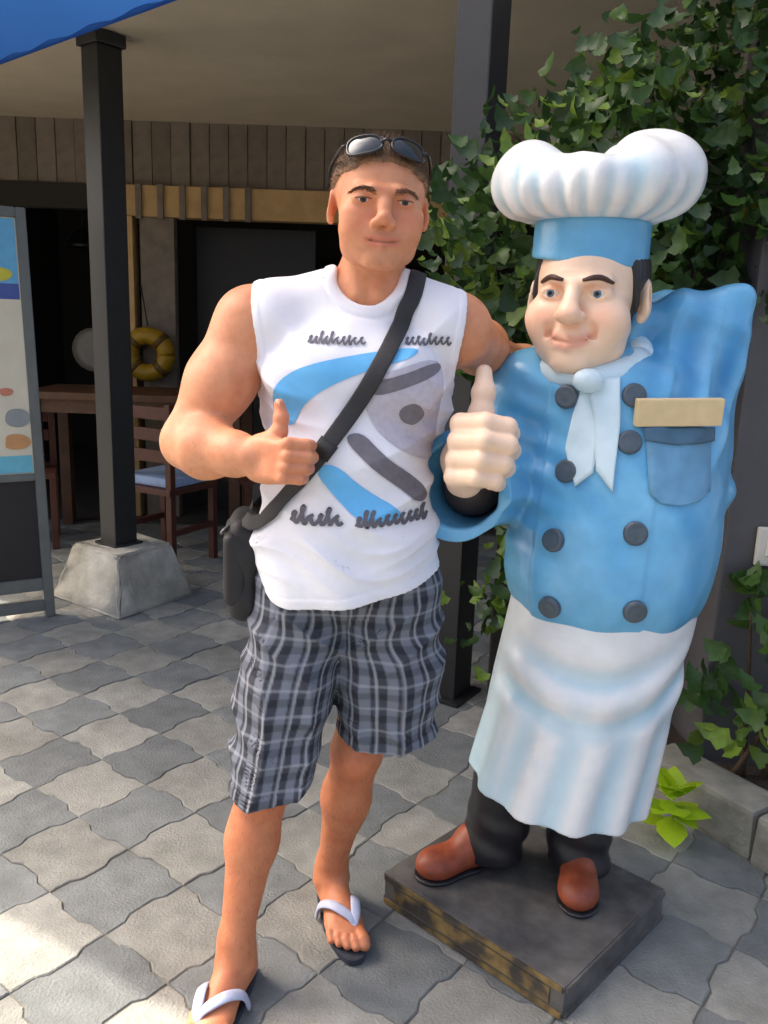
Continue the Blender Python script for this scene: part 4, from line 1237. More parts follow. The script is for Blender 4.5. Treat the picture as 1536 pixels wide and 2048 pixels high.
# his right arm (thumb hand)
S.ball((-.282, 1.748, 1.425), (.066, .068, .078), k=.04)
S.chain([(-.285, 1.745, 1.43), (-.338, 1.722, 1.315), (-.398, 1.702, 1.198)], [.064, .066, .050], .03)
S.ball((-.330, 1.690, 1.305), (.045, .043, .072), rotm('Y', R(24)), .03)
S.ball((-.368, 1.752, 1.29), (.045, .040, .085), rotm('Y', R(24)), .03)
S.chain([(-.398, 1.700, 1.192), (-.352, 1.652, 1.190), (-.285, 1.597, 1.190), (-.252, 1.570, 1.190)], [.052, .056, .038, .0305], .03)
X = np.array((.84, -.54, .02)); X /= np.linalg.norm(X)
Z = np.array((.12, .10, .98)); Z -= X * (X @ Z); Z /= np.linalg.norm(Z)
Y = np.cross(X, Z)
if Y[1] > 0: Y = -Y
mh = Frame((-.255, 1.573, 1.190), np.stack([X, Y, Z], 1), 1.04)
sculpt_fist(S, mh, .80, .003)
# his left arm, round the statue's back
S.ball((.140, 1.775, 1.432), (.060, .066, .072), k=.04)
S.chain([(.142, 1.78, 1.43), (.205, 1.96, 1.395), (.262, 2.125, 1.362)], [.062, .058, .047], .03)
S.chain([(.262, 2.125, 1.362), (.345, 2.205, 1.345), (.470, 2.245, 1.315)], [.048, .048, .030], .03)
S.ball((.510, 2.243, 1.305), (.045, .016, .040), rotm('Y', R(14)), .02)
for j, l_ in enumerate((.078, .086, .080, .062)):
    z_ = 1.328 - j * .0195
    S.chain([(.540, 2.243, z_), (.540 + l_ * .5, 2.236, z_ - .012), (.540 + l_, 2.222, z_ - .02)], [.0105, .0100, .0085], .003)
S.chain([(.495, 2.240, 1.335), (.525, 2.228, 1.362), (.555, 2.215, 1.372)], [.015, .013, .010], .006)
# legs
S.chain([(-.160, 1.770, .86), (-.203, 1.702, .66), (-.237, 1.648, .475)], [.088, .074, .055], .03)
S.ball((-.238, 1.612, .470), (.034, .026, .036), k=.03)
S.chain([(-.238, 1.652, .455), (-.262, 1.640, .335), (-.288, 1.588, .13), (-.290, 1.585, .08)], [.054, .053, .034, .034], .03)
S.ball((-.262, 1.668, .335), (.046, .044, .10), rotm('X', R(12)), .03)
S.chain([(.010, 1.778, .86), (-.008, 1.770, .66), (-.042, 1.762, .50)], [.088, .072, .056], .03)
S.ball((-.042, 1.722, .495), (.034, .026, .036), k=.03)
S.chain([(-.044, 1.765, .48), (-.066, 1.800, .35), (-.098, 1.872, .13), (-.104, 1.880, .08)], [.054, .053, .034, .034], .03)
S.ball((-.064, 1.828, .355), (.046, .044, .10), rotm('X', R(-16)), .03)
sculpt_foot(S, RF[0], RF[1], -1 if True else 1)
sculpt_foot(S, LF[0], LF[1], 1)
# kneecap hollows, elbow crease, navel-free belly
V, F = S.mesh(.0028, 1)
Q = mf.inv(V)
col = np.ones((len(V), 3))
near = (np.abs(Q) < .2).all(1)
def sp(c, r):
    o_ = np.zeros(len(V)); o_[near] = spot(Q[near], c, r); return o_
mzl = -.0725 + .004 * (Q[:, 0] / .033) ** 2
lips = np.where(near, np.clip(np.exp(-((Q[:, 2] - mzl) / .0088) ** 2 - (np.abs(Q[:, 0]) / .0315) ** 5 - ((Q[:, 1] + .095) / .03) ** 2) * 1.9, 0, 1), 0)
mline = np.where(near, np.exp(-((Q[:, 2] - mzl - .0008) / .0017) ** 2 - (np.abs(Q[:, 0]) / .032) ** 6 - ((Q[:, 1] + .095) / .03) ** 2), 0)
col *= 1 - mline[:, None] * np.array((.50, .55, .55))
col *= 1 - lips[:, None] * np.array((.12, .34, .30))
ruddy = np.clip(sp((.045, -.075, -.03), (.028, .05, .024)) + sp((-.045, -.075, -.03), (.028, .05, .024)) + sp((0, -.115, -.03), (.015, .03, .02)) + .7 * (sp((.085, .01, -.01), (.02, .04, .04)) + sp((-.085, .01, -.01), (.02, .04, .04))), 0, 1)
col *= 1 - ruddy[:, None] * np.array((.02, .16, .16))
stub = np.clip(sp((0, -.07, -.095), (.06, .06, .032)) + .8 * sp((0, -.10, -.058), (.032, .03, .008)) + .5 * (sp((.055, -.01, -.07), (.025, .05, .04)) + sp((-.055, -.01, -.07), (.025, .05, .04))), 0, 1) * (1 - lips)
col *= 1 - stub[:, None] * np.array((.13, .12, .09))
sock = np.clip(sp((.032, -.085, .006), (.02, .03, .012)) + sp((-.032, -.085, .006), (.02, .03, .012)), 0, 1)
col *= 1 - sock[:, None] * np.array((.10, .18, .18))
def bl(c, r): return np.exp(-(((V - np.array(c)) / r) ** 2).sum(1))
red = np.clip(bl((-.24, 1.60, .47), .06) + bl((-.042, 1.71, .49), .06) + bl((-.352, 1.66, 1.235), .035) + bl(mh.p(.09, 0, 0), .045) * .8 + bl(mh.p(.05, -.01, .09), .03), 0, 1)
col *= 1 - red[:, None] * np.array((.02, .18, .20))
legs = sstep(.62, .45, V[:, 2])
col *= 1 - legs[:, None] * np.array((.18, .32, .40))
# nails: big toes and thumb
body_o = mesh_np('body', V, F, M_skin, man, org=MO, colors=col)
M_nail = new_mat('nail', lin(226, 178, 150), 0.25)
def nail(c, nrm_, up_, w_, l_):
    nrm_ = Vector(nrm_).normalized(); up_ = Vector(up_); up_ = (up_ - nrm_ * up_.dot(nrm_)).normalized(); sd_ = up_.cross(nrm_)
    bm = bmesh.new(); n = 16
    ring = [bm.verts.new(Vector(c) + sd_ * (w_ * math.copysign(abs(math.cos(t)) ** .7, math.cos(t))) + up_ * (l_ * math.copysign(abs(math.sin(t)) ** .7, math.sin(t))) - nrm_ * (.0022 * math.cos(t) ** 2)) for t in [2 * math.pi * k / n for k in range(n)]]
    c_ = bm.verts.new(Vector(c) + nrm_ * .0008)
    for k in range(n): bm.faces.new((ring[k], ring[(k + 1) % n], c_))
    return bm_obj('nail', bm, M_nail, body_o, True, MO)
tp = mh.p(.0475, -.013 + .0085, .050 + .060 * .80 + .001)
nail(tp, tuple(mh.M @ np.array((-.2, 1, 0))), tuple(mh.M @ np.array((0, 0, 1))), .0065, .008)
for (hl, te), big in ((RF, -1), (LF, 1)):
    P, L_, d, sdv = foot(None, hl, te)
    for s_, l_, r_ in ((.030, .262, .0145), (.010, .260, .0105), (-.008, .250, .0100), (-.024, .237, .0095), (-.039, .222, .0090)):
        c_ = P(l_ - r_ - .002, big * s_ * 1.02, .011 + r_ * 1.0)
        nail(c_, (d[0] * .3, d[1] * .3, 1), (d[0], d[1], -.2), r_ * .62, r_ * .6)

M_iris_m = new_mat('iris', lin(62, 48, 36), 0.2)
for e in (-1, 1):
    eye(mf, e, body_o, MO, M_iris_m, (0, -1, -.06))
M_hair = new_mat('short_hair', lin(96, 74, 54), 0.7, var=0.3, scale=60, attr='tint', bump=.6, bscale=330, bdist=.003)
M_strand = new_mat('hair_strand', lin(98, 76, 56), 0.6, var=0.3, scale=60)
M_brow = new_mat('eyebrow_hair', lin(104, 72, 50), 0.7, var=0.3, scale=80)
BB = bvh_of(V[near], np.searchsorted(np.nonzero(near)[0], F[near[F].all(1)]))
def face_at(x_, z_):
    h = BB.ray_cast(Vector(mf.p(x_, -.2, z_)), Vector(mf.M @ np.array((0, 1, 0))))
    return np.array(h[0])
for e in (-1, 1):
    bm = bmesh.new()
    rr = random.Random(40 + e)
    for k in range(420):
        t = rr.random()
        x_ = .015 + .047 * t; z_ = .0135 + .0065 * math.sin(min(1, t / .62) * math.pi / 2) - .0075 * max(0, t - .62) / .38
        q = face_at(e * x_, z_ + rr.gauss(0, .0021) * (1.2 - .8 * t)) + mf.M @ np.array((0, .0006, 0))
        dirn = mf.M @ np.array((e * rr.uniform(.6, 1), -.30, rr.uniform(-.1, .6) - .7 * t)); dirn /= np.linalg.norm(dirn)
        l_ = rr.uniform(.005, .009); sdv = np.cross(dirn, mf.M @ np.array((0, -1, 0))) * .0006
        bm.faces.new((bm.verts.new(tuple(q - sdv)), bm.verts.new(tuple(q + sdv)), bm.verts.new(tuple(q + dirn * l_))))
    tag(bm_obj('eyebrow', bm, M_brow, body_o, False, MO), kind='stuff')

for e in (-1, 1):
    pts = [tuple(face_at(e * (.033 + t * .0135) * mf.wx, .0020 + .0016 * (1 - t * t)) + mf.M @ np.array((0, -.0004, 0))) for t in np.linspace(-1, 1, 11)]
    tube('lash_line', pts, [.0007 + .0006 * math.sin(math.pi * (i + .5) / 11) for i in range(11)], M_brow, body_o, MO, 6)

# hair: close-cropped cap with many short strands
S = Clay()
S.ball(mf.p(0, .018, .036), np.array((.0800 * mf.wx, .1020, .0890)) * mf.s, mf.M, .0)
S.ball(mf.p(0, .05, -.005), np.array((.079, .068, .06)) * mf.s, mf.M, .03)
for e in (-1, 1): S.ball(mf.p(e * .0705 * mf.wx, -.012, .012), np.array((.008, .013, .030)) * mf.s, mf.M, .012)
hx, hn = mf.M[:, 0], mf.M[:, 2] * -1.0 + mf.M[:, 1] * -.56
hp = mf.p(0, 0, .023)
hn = hn / np.linalg.norm(hn)
def hairline(x, y, z):
    u_ = (x - mf.c[0]) * hx[0] + (y - mf.c[1]) * hx[1] + (z - mf.c[2]) * hx[2]
    return (x - hp[0]) * hn[0] + (y - hp[1]) * hn[1] + (z - hp[2]) * hn[2] + .0015 * np.sin(u_ * 150) + .0006 * np.sin(u_ * 410 + 1) - .006 * np.exp(-(np.abs(u_) - .06) ** 2 / .0002)
S.ops.append((hairline, None, None, .016, '&'))
HV, HF = S.mesh(.0030, 1)
hd = hairline(HV[:, 0], HV[:, 1], HV[:, 2])
hairc = np.ones((len(HV), 3)) + sstep(-.022, -.002, hd)[:, None] * np.array((1.5, 1.25, 1.1))
hair_o = mesh_np('hair', HV, HF, M_hair, man, org=MO, colors=hairc)
me = hair_o.data
nv = len(me.vertices)
no = np.zeros(nv * 3, np.float32); me.vertices.foreach_get('normal', no); no = no.reshape(-1, 3)
Qh = mf.inv(HV)
sel = np.nonzero((Qh[:, 2] > -.03))[0]
rr = np.random.RandomState(5)
pick = rr.choice(sel, 7000)
base = HV[pick] - no[pick] * .001
dirn = no[pick] * .75 + rr.normal(0, .32, (7000, 3)) + (mf.M @ np.array((0, -.25, .25)))
dirn /= np.linalg.norm(dirn, axis=1)[:, None]
ln = (.006 + .006 * sstep(.03, .10, Qh[pick][:, 2]) + rr.uniform(0, .004, 7000))
sdv = np.cross(dirn, rr.normal(0, 1, (7000, 3))); sdv /= np.linalg.norm(sdv, axis=1)[:, None]
Vs = np.stack([base - sdv * .0006, base + sdv * .0006, base + dirn * ln[:, None]], 1).reshape(-1, 3)
tag(mesh_np('hair_strands', Vs, np.arange(len(Vs)).reshape(-1, 3), M_strand, hair_o, False, org=MO), kind='stuff')

bn_ = np.zeros(len(body_o.data.vertices) * 3, np.float32); body_o.data.vertices.foreach_get('normal', bn_); bn_ = bn_.reshape(-1, 3)
BV = np.zeros(len(body_o.data.vertices) * 3, np.float32); body_o.data.vertices.foreach_get('co', BV); BV = BV.reshape(-1, 3) + np.array(MO, np.float32)
shin = np.nonzero((BV[:, 2] > .12) & (BV[:, 2] < .46))[0]
fore = np.nonzero((BV[:, 0] < -.27) & (BV[:, 2] < 1.26) & (BV[:, 2] > 1.1) & (BV[:, 1] < 1.72))[0]
rr = np.random.RandomState(8)
pk = np.concatenate([rr.choice(shin, 1500), rr.choice(fore, 450)])
g_ = np.where(BV[pk][:, 2:3] < .6, np.array([[0, 0, -1.0]]), np.array([[.6, -.5, -.4]]))
dn = bn_[pk] * .35 + g_ * .8 + rr.normal(0, .25, (len(pk), 3)); dn /= np.linalg.norm(dn, axis=1)[:, None]
sv = np.cross(dn, bn_[pk]); sv /= np.linalg.norm(sv, axis=1)[:, None] + 1e-9
l_ = rr.uniform(.007, .015, len(pk))[:, None]
Vs = np.stack([BV[pk] - sv * .00022, BV[pk] + sv * .00022, BV[pk] + dn * l_], 1).reshape(-1, 3)
tag(mesh_np('body_hair', Vs, np.arange(len(Vs)).reshape(-1, 3), M_brow, body_o, False, org=MO), kind='stuff')

# ------------------------------------------------------------------ shirt
M_shirt = new_mat('white_cotton', lin(232, 232, 238), 0.85, var=0.02, scale=20, bump=0.25, bscale=700, spec=0.2, bdist=0.001)
S = Clay()
torso(S, .012)
S.cone((-.075, 1.745, 1.15), (-.072, 1.742, .85), .155, .165, .05)
S.ball((-.076, 1.735, .98), (.188, .150, .16), k=.06)
for e in (-1, 1): S.ball((-.066 + e * .180, 1.752, 1.425), (.055, .076, .080), k=.05)
S.cone((-.046, 1.765, 1.60), (-.050, 1.765, 1.48), .070, .068, .01, '-')
S.ball((-.050, 1.69, 1.530), (.064, .085, .050), None, .02, '-')
def ridge(t): return 1 - 2 * np.abs(np.sin(t * .5)) ** .8
def sfold(x, y, z):
    front = sstep(1.80, 1.70, y)
    d = -.0075 * ridge((x * .75 + z) * 60 + 2.5 * np.sin(x * 13 + z * 5)) * np.exp(-((x + .20) ** 2 / .012 + (z - 1.14) ** 2 / .02))
    d = d - .0075 * ridge((-x * .8 + z) * 58 + 2.0 * np.sin(x * 11)) * np.exp(-((x - .07) ** 2 / .010 + (z - 1.10) ** 2 / .03))
    d = d - .0060 * np.sin(x * 46 + 2.6 * np.sin(z * 8) + z * 10) * sstep(1.10, .92, z)
    d = d - .0050 * front * ridge(z * 52 + 3 * np.sin(x * 14 + 1)) * np.exp(-((z - 1.02) ** 2) / .010)
    d = d - .0055 * ridge((x * 1.1 + z) * 46 + 1.0) * np.exp(-((x + .20) ** 2 / .006 + (z - 1.36) ** 2 / .012))
    d = d - .0055 * ridge((-x * 1.0 + z) * 46 + 1.0) * np.exp(-((x - .08) ** 2 / .006 + (z - 1.37) ** 2 / .012))
    d = d - .0032 * np.sin(x * 31 + z * 17) * np.sin(z * 23 - x * 12)
    d = d - .0045 * ridge((x * .6 + z) * 125 + 3 * np.sin(x * 21)) * (np.exp(-((x + .21) ** 2 / .004 + (z - 1.24) ** 2 / .010)) + np.exp(-((x - .09) ** 2 / .004 + (z - 1.22) ** 2 / .012)))
    d = d - .0040 * ridge(z * 115 + 4 * np.sin(x * 17 + 2) + x * 20) * np.exp(-((z - .985) ** 2) / .0022)
    return d
S.push(sfold)
ARM = [((-.335, 1.755, 1.405), (.093, .125, .140)), ((.212, 1.765, 1.405), (.093, .125, .140))]
armb = []
for c_, r_ in ARM:
    q_ = Clay(); q_.ball(c_, r_, None, .0); armb.append(q_.ops[0][0])
hole = Clay(); hole.cone((-.046, 1.765, 1.60), (-.050, 1.765, 1.48), .070, .068, .0); hole.ball((-.050, 1.69, 1.530), (.064, .085, .050), None, .02)
def seams(x, y, z):
    xx, yy, zz = np.broadcast_arrays(x, y, z)
    d = np.full(xx.shape, .2, np.float32)
    for fn, lo_, hi_, k, op in hole.ops: d = smin(d, fn(x, y, z), k)
    o_ = -.0022 * sstep(.020, .0165, d) + .0012 * np.exp(-((d - .021) / .0022) ** 2)
    hz = z - (.908 + .18 * (x + .071) + .11 * (y - 1.70))
    o_ = o_ - .0012 * sstep(.024, .021, hz) + .0010 * np.exp(-((hz - .025) / .0022) ** 2)
    for fn in armb:
        ad = fn(x, y, z)
        o_ = o_ - .0016 * sstep(.018, .015, ad) + .0010 * np.exp(-((ad - .019) / .0022) ** 2)
    return o_
S.push(seams)
S.hollow(.0065)
for c_, r_ in ARM: S.ball(c_, r_, None, .0, '-')
S.cut((.18, .11, -1), (-.071, 1.70, .908))
V, F = S.mesh(.0032, 1)
SV, SF = V, F
SB = bvh_of(V, F)
shirt_o = mesh_np('shirt', V, F, M_shirt, man, org=MO)
# print on the chest
M_pb = new_mat('print_shirt_blue', lin(104, 184, 236), 0.8, var=0.05, scale=20)
M_pg = new_mat('print_shirt_grey', lin(112, 108, 116), 0.8, var=0.15, scale=30)
M_pl = new_mat('print_shirt_lilac', lin(186, 182, 194), 0.8, var=0.10, scale=30)
M_pk = new_mat('print_shirt_letters', lin(96, 94, 102), 0.8, var=0.15, scale=30)
D = (0, 1, 0)
def pr(name, poly, mat, off=.0014, cuts=3): return drape_patch(name, SB, poly, 1.5, D, off, mat, shirt_o, MO, cuts, 0, 2)
pr('printed_arc', [(-.225, 1.262), (-.222, 1.310), (-.196, 1.340), (-.150, 1.362), (-.073, 1.380), (.019, 1.396), (.060, 1.397), (.040, 1.378), (-.020, 1.360), (-.075, 1.340), (-.130, 1.312), (-.165, 1.280), (-.178, 1.245), (-.198, 1.240)], M_pb)
pr('printed_grey_field', [(-.055, 1.335), (.00, 1.352), (.094, 1.385), (.108, 1.33), (.098, 1.25), (.095, 1.17), (.05, 1.19), (-.03, 1.245)], M_pl, .0022, 4)
pr('printed_dark_swoosh', [(-.044, 1.330), (.02, 1.346), (.095, 1.375), (.10, 1.352), (.03, 1.322), (-.03, 1.305)], M_pg, .0029)
pr('printed_dark_swoosh', [(-.085, 1.228), (-.050, 1.240), (-.01, 1.20), (.058, 1.148), (.088, 1.112), (.075, 1.090), (.03, 1.128), (-.03, 1.175)], M_pg, .0029)
pr('printed_dark_swoosh', [(.02, 1.285), (.055, 1.30), (.075, 1.275), (.055, 1.25), (.025, 1.258)], M_pg, .0029)
pr('printed_stripe', [(-.140, 1.165), (-.098, 1.182), (-.04, 1.130), (.040, 1.085), (.02, 1.066), (-.046, 1.068), (-.09, 1.11)], M_pb)
def script(x0, x1, z0, h_, wid, mat, seed):
    """a line of loose, unreadable brush-script strokes, laid on the cloth as one ribbon"""
    rr = random.Random(seed)
    q, x = [(x0, z0)], x0
    while x < x1:
        up_ = h_ * rr.choice((.55, .6, .7, 1.0)); st = h_ * rr.uniform(.42, .62)
        q += [(x + st * .55, z0 + up_), (x + st * .25, z0 + up_ * .75), (x + st * .55, z0 + rr.uniform(-.08, .05) * h_), (x + st, z0 + up_ * .35)]
        x += st
    pts = spline(q, 5)
    bm = bmesh.new(); prev = None
    for i, (a, b) in enumerate(pts):
        t_ = np.array(pts[min(i + 1, len(pts) - 1)]) - np.array(pts[max(i - 1, 0)]); t_ = t_ / (np.linalg.norm(t_) + 1e-9)
        w_ = wid * (.55 + .6 * abs(t_[1]))
        pair = []
        for s_ in (-1, 1):
            h = SB.ray_cast(Vector((a - t_[1] * w_ * s_ / 2, 1.2, b + t_[0] * w_ * s_ / 2)), Vector(D))
            pair.append(None if h[0] is None else bm.verts.new(h[0] + Vector((0, -.0036, 0))))
        if prev and all(prev) and all(pair): bm.faces.new((prev[0], prev[1], pair[1], pair[0]))
        prev = pair
    return bm_obj('printed_lettering', bm, mat, shirt_o, True, MO)
script(-.155, -.055, 1.402, .021, .0038, M_pk, 1)
script(.030, .110, 1.405, .021, .0038, M_pk, 2)
script(-.180, -.085, 1.062, .032, .0075, M_pk, 3)
script(-.052, .075, 1.062, .028, .0065, M_pk, 4)
# ------------------------------------------------------------------ shorts
S = Clay()
S.ball((-.078, 1.765, .92), (.186, .140, .12), k=.03)
S.chain([(-.160, 1.762, .88), (-.200, 1.705, .66), (-.232, 1.640, .42)], [.118, .104, .090], .03)
S.chain([(.012, 1.772, .88), (.018, 1.770, .70), (.018, 1.768, .48)], [.122, .120, .120], .025)
def shfold(x, y, z):
    ridge_ = lambda t: 1 - 2 * np.abs(np.sin(t * .5)) ** .8
    d = -.0085 * ridge_(x * 66 + 2.2 * np.sin(z * 9) - z * 14) * sstep(.88, .58, z)
    d = d - .0075 * ridge_((z * 1.2 - np.abs(x + .07) * .9) * 54 + 1) * np.exp(-((z - .79) ** 2) / .008)
    d = d - .0050 * ridge_((z + x * .6) * 70 + 2 * np.sin(x * 20)) * np.exp(-((z - .58) ** 2) / .006)
    # stitched hems, fly and pocket openings
    hz = np.where(x < -.0985, z - (.462 + .10 * (x + .232) + .10 * (y - 1.60)), z - (.545 - .02 * (x - .022) + .10 * (y - 1.70)))
    d = d - .0015 * sstep(.026, .023, hz) + .0014 * np.exp(-((hz - .027) / .0024) ** 2)
    d = d + .0020 * np.exp(-((x + .072) / .0030) ** 2) * sstep(1.72, 1.66, y) * sstep(.68, .72, z)
    for e in (-1, 1): d = d + .0022 * np.exp(-(((x + .075) * e - .135 + (z - .86) * .45) / .003) ** 2) * sstep(.72, .75, z)
    return d
S.push(shfold)
S.hollow(.006)
S.cut((.10, .10, -1), (-.232, 1.60, .462), lo=(-.45, 1.3, .3), hi=(-.0985, 2.1, .66))
S.cut((-.02, .10, -1), (.022, 1.70, .545), lo=(-.0985, 1.3, .3), hi=(.3, 2.1, .66))
S.cut((0, 0, 1), (0, 0, .985))
V, F = S.mesh(.0034, 1)
right = V[:, 0] < -.085 + (.0)
ax = np.where(right, -.160 + (.88 - V[:, 2]) * -.155, .012 + (.88 - V[:, 2]) * .02)
ay = np.where(right, 1.762 + (.88 - V[:, 2]) * -.23, 1.772)
u = np.arctan2(V[:, 0] - ax, -(V[:, 1] - ay)) * .108 + np.where(right, -.103, .090)
wz = sstep(.70, .82, V[:, 2])
u = u * (1 - wz) + wz * np.arctan2(V[:, 0] + .075, -(V[:, 1] - 1.765)) * .175
v = V[:, 2] + np.where(right, .02, 0) * u
def stripe(t, period, pos, wid, soft=.0016):
    d = np.abs((t / period - pos + .5) % 1 - .5) * period
    return sstep(wid / 2 + soft, wid / 2 - soft, d)
b1 = stripe(u, .052, .0, .020); b2 = stripe(v, .052, .0, .016)
w1 = stripe(u, .052, .42, .0055); w2 = stripe(v, .052, .45, .0055); w3 = stripe(u, .104, .17, .003); 
base_c = np.array(lin(66, 69, 77)[:3]); dk = np.array(lin(40, 42, 48)[:3]); lt = np.array(lin(134, 139, 150)[:3]); wh = np.array(lin(196, 199, 206)[:3])
col = np.repeat(base_c[None], len(V), 0)
mixc = lambda c, t, w_: c * (1 - w_[:, None]) + t * w_[:, None]
col = mixc(col, dk, b2 * .75); col = mixc(col, lt, b1 * .62); col = mixc(col, dk, b1 * b2 * .35)
col = mixc(col, wh, w1 * .42); col = mixc(col, wh, w2 * .24); col = mixc(col, lt, w3 * .4)
M_plaid = new_mat('plaid_cotton', (1, 1, 1, 1), 0.85, attr='tint', bump=0.25, bscale=600, spec=0.2, bdist=0.001)
mesh_np('shorts', V, F, M_plaid, man, org=MO, colors=col)

# ------------------------------------------------------------------ flip-flops
M_sole = new_mat('flipflop_sole', lin(44, 48, 58), 0.7, var=0.15, scale=30, bump=0.2, bscale=200)
M_strap = new_mat('flipflop_strap', lin(178, 184, 206), 0.55, var=0.08, scale=30)
for (hl, te), big, lab in ((LF, 1, 'dark flip-flop with pale strap on the foot nearer the statue'), (RF, -1, 'dark flip-flop with pale strap on the foot at the bottom edge')):
    P, L_, d, sdv = foot(None, hl, te, 0.0)
    loc = (hl[0], hl[1], 0.0)
    fl = empty('flip_flop', loc, lab, 'flip-flop', 'the man\'s flip-flops')
    out_ = []
    for a in np.linspace(0, 2 * math.pi, 40, endpoint=False):
        fx_ = .128 - math.cos(a) * .148
        wd = .044 * (abs(math.sin(a)) ** .75) * (.82 + .22 * sstep(.06, .2, np.array(fx_)))
        out_.append(P(fx_, math.copysign(wd, math.sin(a)) + big * .004 * sstep(.1, .22, np.array(fx_)), 0)[:2])
    bm = bmesh.new(); add_prism(bm, out_, .002, .0175, taper=1.0, bev=.003); bm_obj('sole', bm, M_sole, fl, False, loc)
    post = P(.205, big * .0195, .02)
    for s_ in (-1, 1):
        pts = spline([P(.205, big * .0195, .050), P(.188, big * .018 + s_ * .008, .066), P(.155, big * .006 + s_ * .028, .077), P(.120, s_ * .043, .056), P(.098, s_ * .047, .012)], 6)
        tube('strap', pts, [.006 + .0065 * min(1, i / 8) for i in range(len(pts))], M_strap, fl, loc, 10, .38, [tuple(Vector((0, 0, 1)) + Vector((sdv[0], sdv[1], 0)) * s_ * .9 * (i / len(pts))) for i in range(len(pts))])
    tube('toe_post', [P(.205, big * .0195, .012), P(.204, big * .0195, .054)], .0045, M_strap, fl, loc, 8)

# ------------------------------------------------------------------ shoulder bag
M_bag = new_mat('black_nylon', lin(24, 24, 27), 0.6, var=0.15, scale=30, bump=0.3, bscale=300, bdist=.002)
M_webbing = new_mat('black_webbing', lin(42, 42, 45), 0.7, var=0.1, scale=40, bump=0.4, bscale=500, bdist=.001)
BG = (-.300, 1.80, .83)
bag = empty('shoulder_bag', BG, 'black nylon shoulder bag at the man\'s hip with strap across his chest', 'bag')
S = Clay(); S.block((-.300, 1.80, .918), (.034, .100, .112), rotz(R(8)), .028, .01)
S.push(lambda x, y, z: -.003 * np.sin(z * 60 + y * 30))
V, F = S.mesh(.005, 1); mesh_np('bag_body', V, F, M_bag, bag, org=BG)
S = Clay(); S.block((-.318, 1.788, .925), (.026, .092, .080), rotz(R(8)), .018, .01); V, F = S.mesh(.005, 1); mesh_np('front_pocket', V, F, M_bag, bag, org=BG)
tube('zip', [(-.338, 1.72, 1.002), (-.330, 1.79, 1.006), (-.318, 1.86, 1.002)], .004, new_mat('zip_grey', lin(110, 110, 112), 0.4, metal=.6), bag, BG, 8)
path, ups = [], []
def cast(o_, d_):
    h = SB.ray_cast(Vector(o_), Vector(d_))
    if h[0] is None: return None
    return h[0], (h[1] if h[1].dot(Vector(d_)) < 0 else -h[1])
for k in range(15):
    th = R(150 - 10 * k); x_ = .022 + .030 * math.sin(min(th, R(120)) * .9)
    v_ = Vector((0, -math.cos(th), math.sin(th)))
    h = cast(Vector((x_, 1.765, 1.42)) + v_ * .4, -v_)
    if h and h[0].z > 1.475: path.append(h[0]); ups.append(h[1])
for q in spline([(.030, 1.475), (.012, 1.42), (-.020, 1.355), (-.070, 1.272), (-.142, 1.165), (-.205, 1.085), (-.245, 1.038)], 8):
    h = cast((q[0], 1.2, q[1]), (0, 1, 0))
    if h: path.append(h[0]); ups.append(h[1])
for _ in range(2):
    for i in range(1, len(path) - 1):
        path[i] = (path[i - 1] + path[i] * 2 + path[i + 1]) / 4
        ups[i] = (ups[i - 1] + ups[i] * 2 + ups[i + 1]).normalized()
path = [p_ + n_ * .0085 for p_, n_ in zip(path, ups)]
head_pts, head_up = [], []
tail = [Vector((-.272, 1.69, 1.034)), Vector((-.292, 1.725, 1.034)), Vector((-.300, 1.765, 1.022))]
tail_up = [Vector((-.6, -.75, .2)), Vector((-.6, -.5, .6)), Vector((-.4, -.3, .9))]
back = [Vector((-.300, 1.84, 1.022)), Vector((-.290, 1.885, 1.06)), Vector((-.22, 1.925, 1.15)), Vector((-.12, 1.935, 1.28)), Vector((-.02, 1.925, 1.40)), path[0] + Vector((0, .004, -.01))]
back_up = [Vector((-.3, .4, .8)), Vector((-.6, .8, .2)), Vector((-.2, 1, .1)), Vector((0, 1, .1)), Vector((0, 1, .2)), Vector((0, 1, .4))]
pp = head_pts + path + tail; uu = head_up + ups + tail_up
tube('strap', [tuple(p_) for p_ in pp], .0168, M_webbing, bag, BG, 12, .10, [tuple(u_) for u_ in uu])
tube('strap', [tuple(p_) for p_ in back], .0168, M_webbing, bag, BG, 12, .10, [tuple(u_) for u_ in back_up])
i = int(len(path) * .66)
tube('strap_slider', [tuple(pp[i] + uu[i] * .001), tuple(pp[i + 2] + uu[i + 2] * .001)], .0200, M_bag, bag, BG, 12, .16, [tuple(uu[i]), tuple(uu[i + 2])])

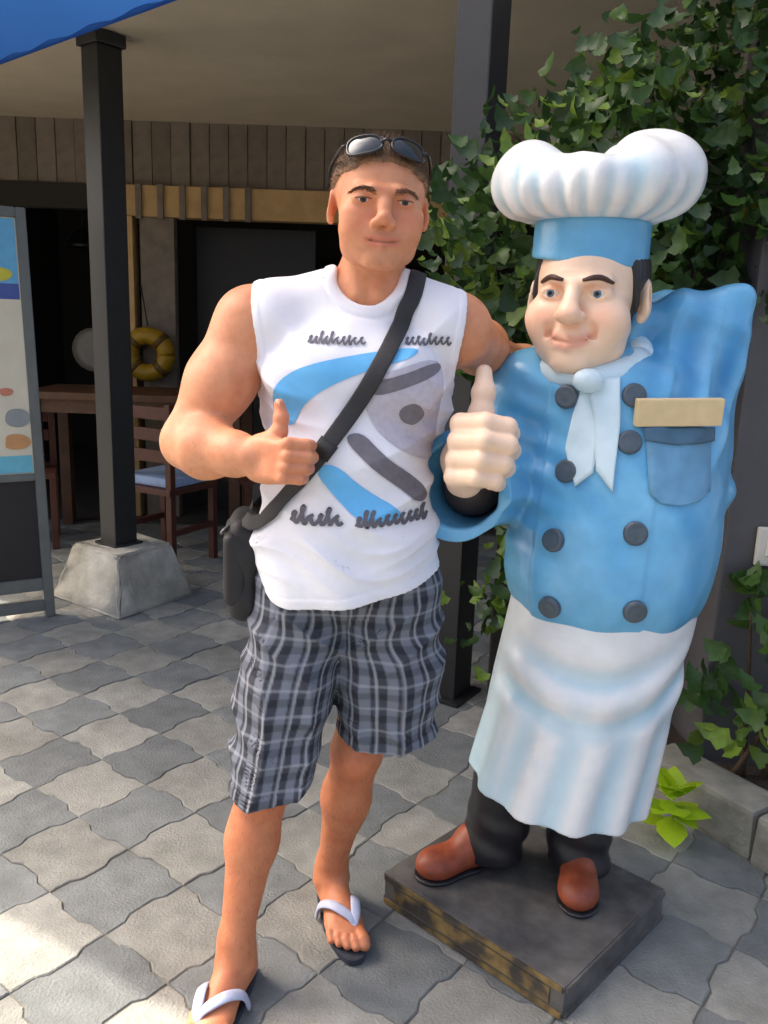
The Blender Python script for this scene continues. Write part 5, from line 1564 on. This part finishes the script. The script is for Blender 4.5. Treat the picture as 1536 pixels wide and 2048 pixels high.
# ------------------------------------------------------------------ sunglasses pushed up on the head
sg_loc = tuple(mf.p(0, -.062, .100))
sg = empty('sunglasses', sg_loc, 'black sunglasses pushed up on top of the man\'s head', 'sunglasses')
ny_ = np.array((0, -.80, .60)); uz_ = np.array((0, .60, .80)); ctr = np.array((0, -.075, .099))
M_sgf = new_mat('black_acetate', lin(22, 22, 24), 0.18)
M_lens = new_mat('dark_mirror_lens', lin(62, 66, 70), 0.08, metal=0.8)
def sg_pt(x, z, out): 
    curve = -.35 * x * x / .08
    return mf.p(*(ctr + np.array((x, 0, 0)) + uz_ * z + ny_ * (out + curve)))
for e in (-1, 1):
    ol = []
    for k in range(28):
        t = 2 * math.pi * k / 28
        cx_, sx_ = math.cos(t), math.sin(t)
        ol.append((e * .0400 + .0310 * math.copysign(abs(cx_) ** .75, cx_), .0210 * math.copysign(abs(sx_) ** .75, sx_) * (1 + .12 * e * cx_)))
    bm = bmesh.new()
    ring = [bm.verts.new(tuple(sg_pt(a, b, 0))) for a, b in ol]; ring2 = [bm.verts.new(tuple(sg_pt(e * .0400 + (a - e * .0400) * .55, b * .55, .0022))) for a, b in ol]
    c_ = bm.verts.new(tuple(sg_pt(e * .0400, 0, .003)))
    for k in range(28):
        bm.faces.new((ring[k], ring[(k + 1) % 28], ring2[(k + 1) % 28], ring2[k])); bm.faces.new((ring2[k], ring2[(k + 1) % 28], c_))
    bm_obj('lens', bm, M_lens, sg, True, sg_loc)
    tube('rim', [tuple(sg_pt(a, b, 0)) for a, b in ol + ol[:1]], .0030, M_sgf, sg, sg_loc, 8)
    tube('temple', spline([tuple(sg_pt(e * .0710, .008, -.002)), tuple(mf.p(e * .081, -.048, .088)), tuple(mf.p(e * .0965, .010, .060)), tuple(mf.p(e * .0950, .062, .030))], 5), .0032, M_sgf, sg, sg_loc, 8)
tube('bridge', [tuple(sg_pt(-.009, .006, 0)), tuple(sg_pt(0, .009, .003)), tuple(sg_pt(.009, .006, 0))], .0030, M_sgf, sg, sg_loc, 8)
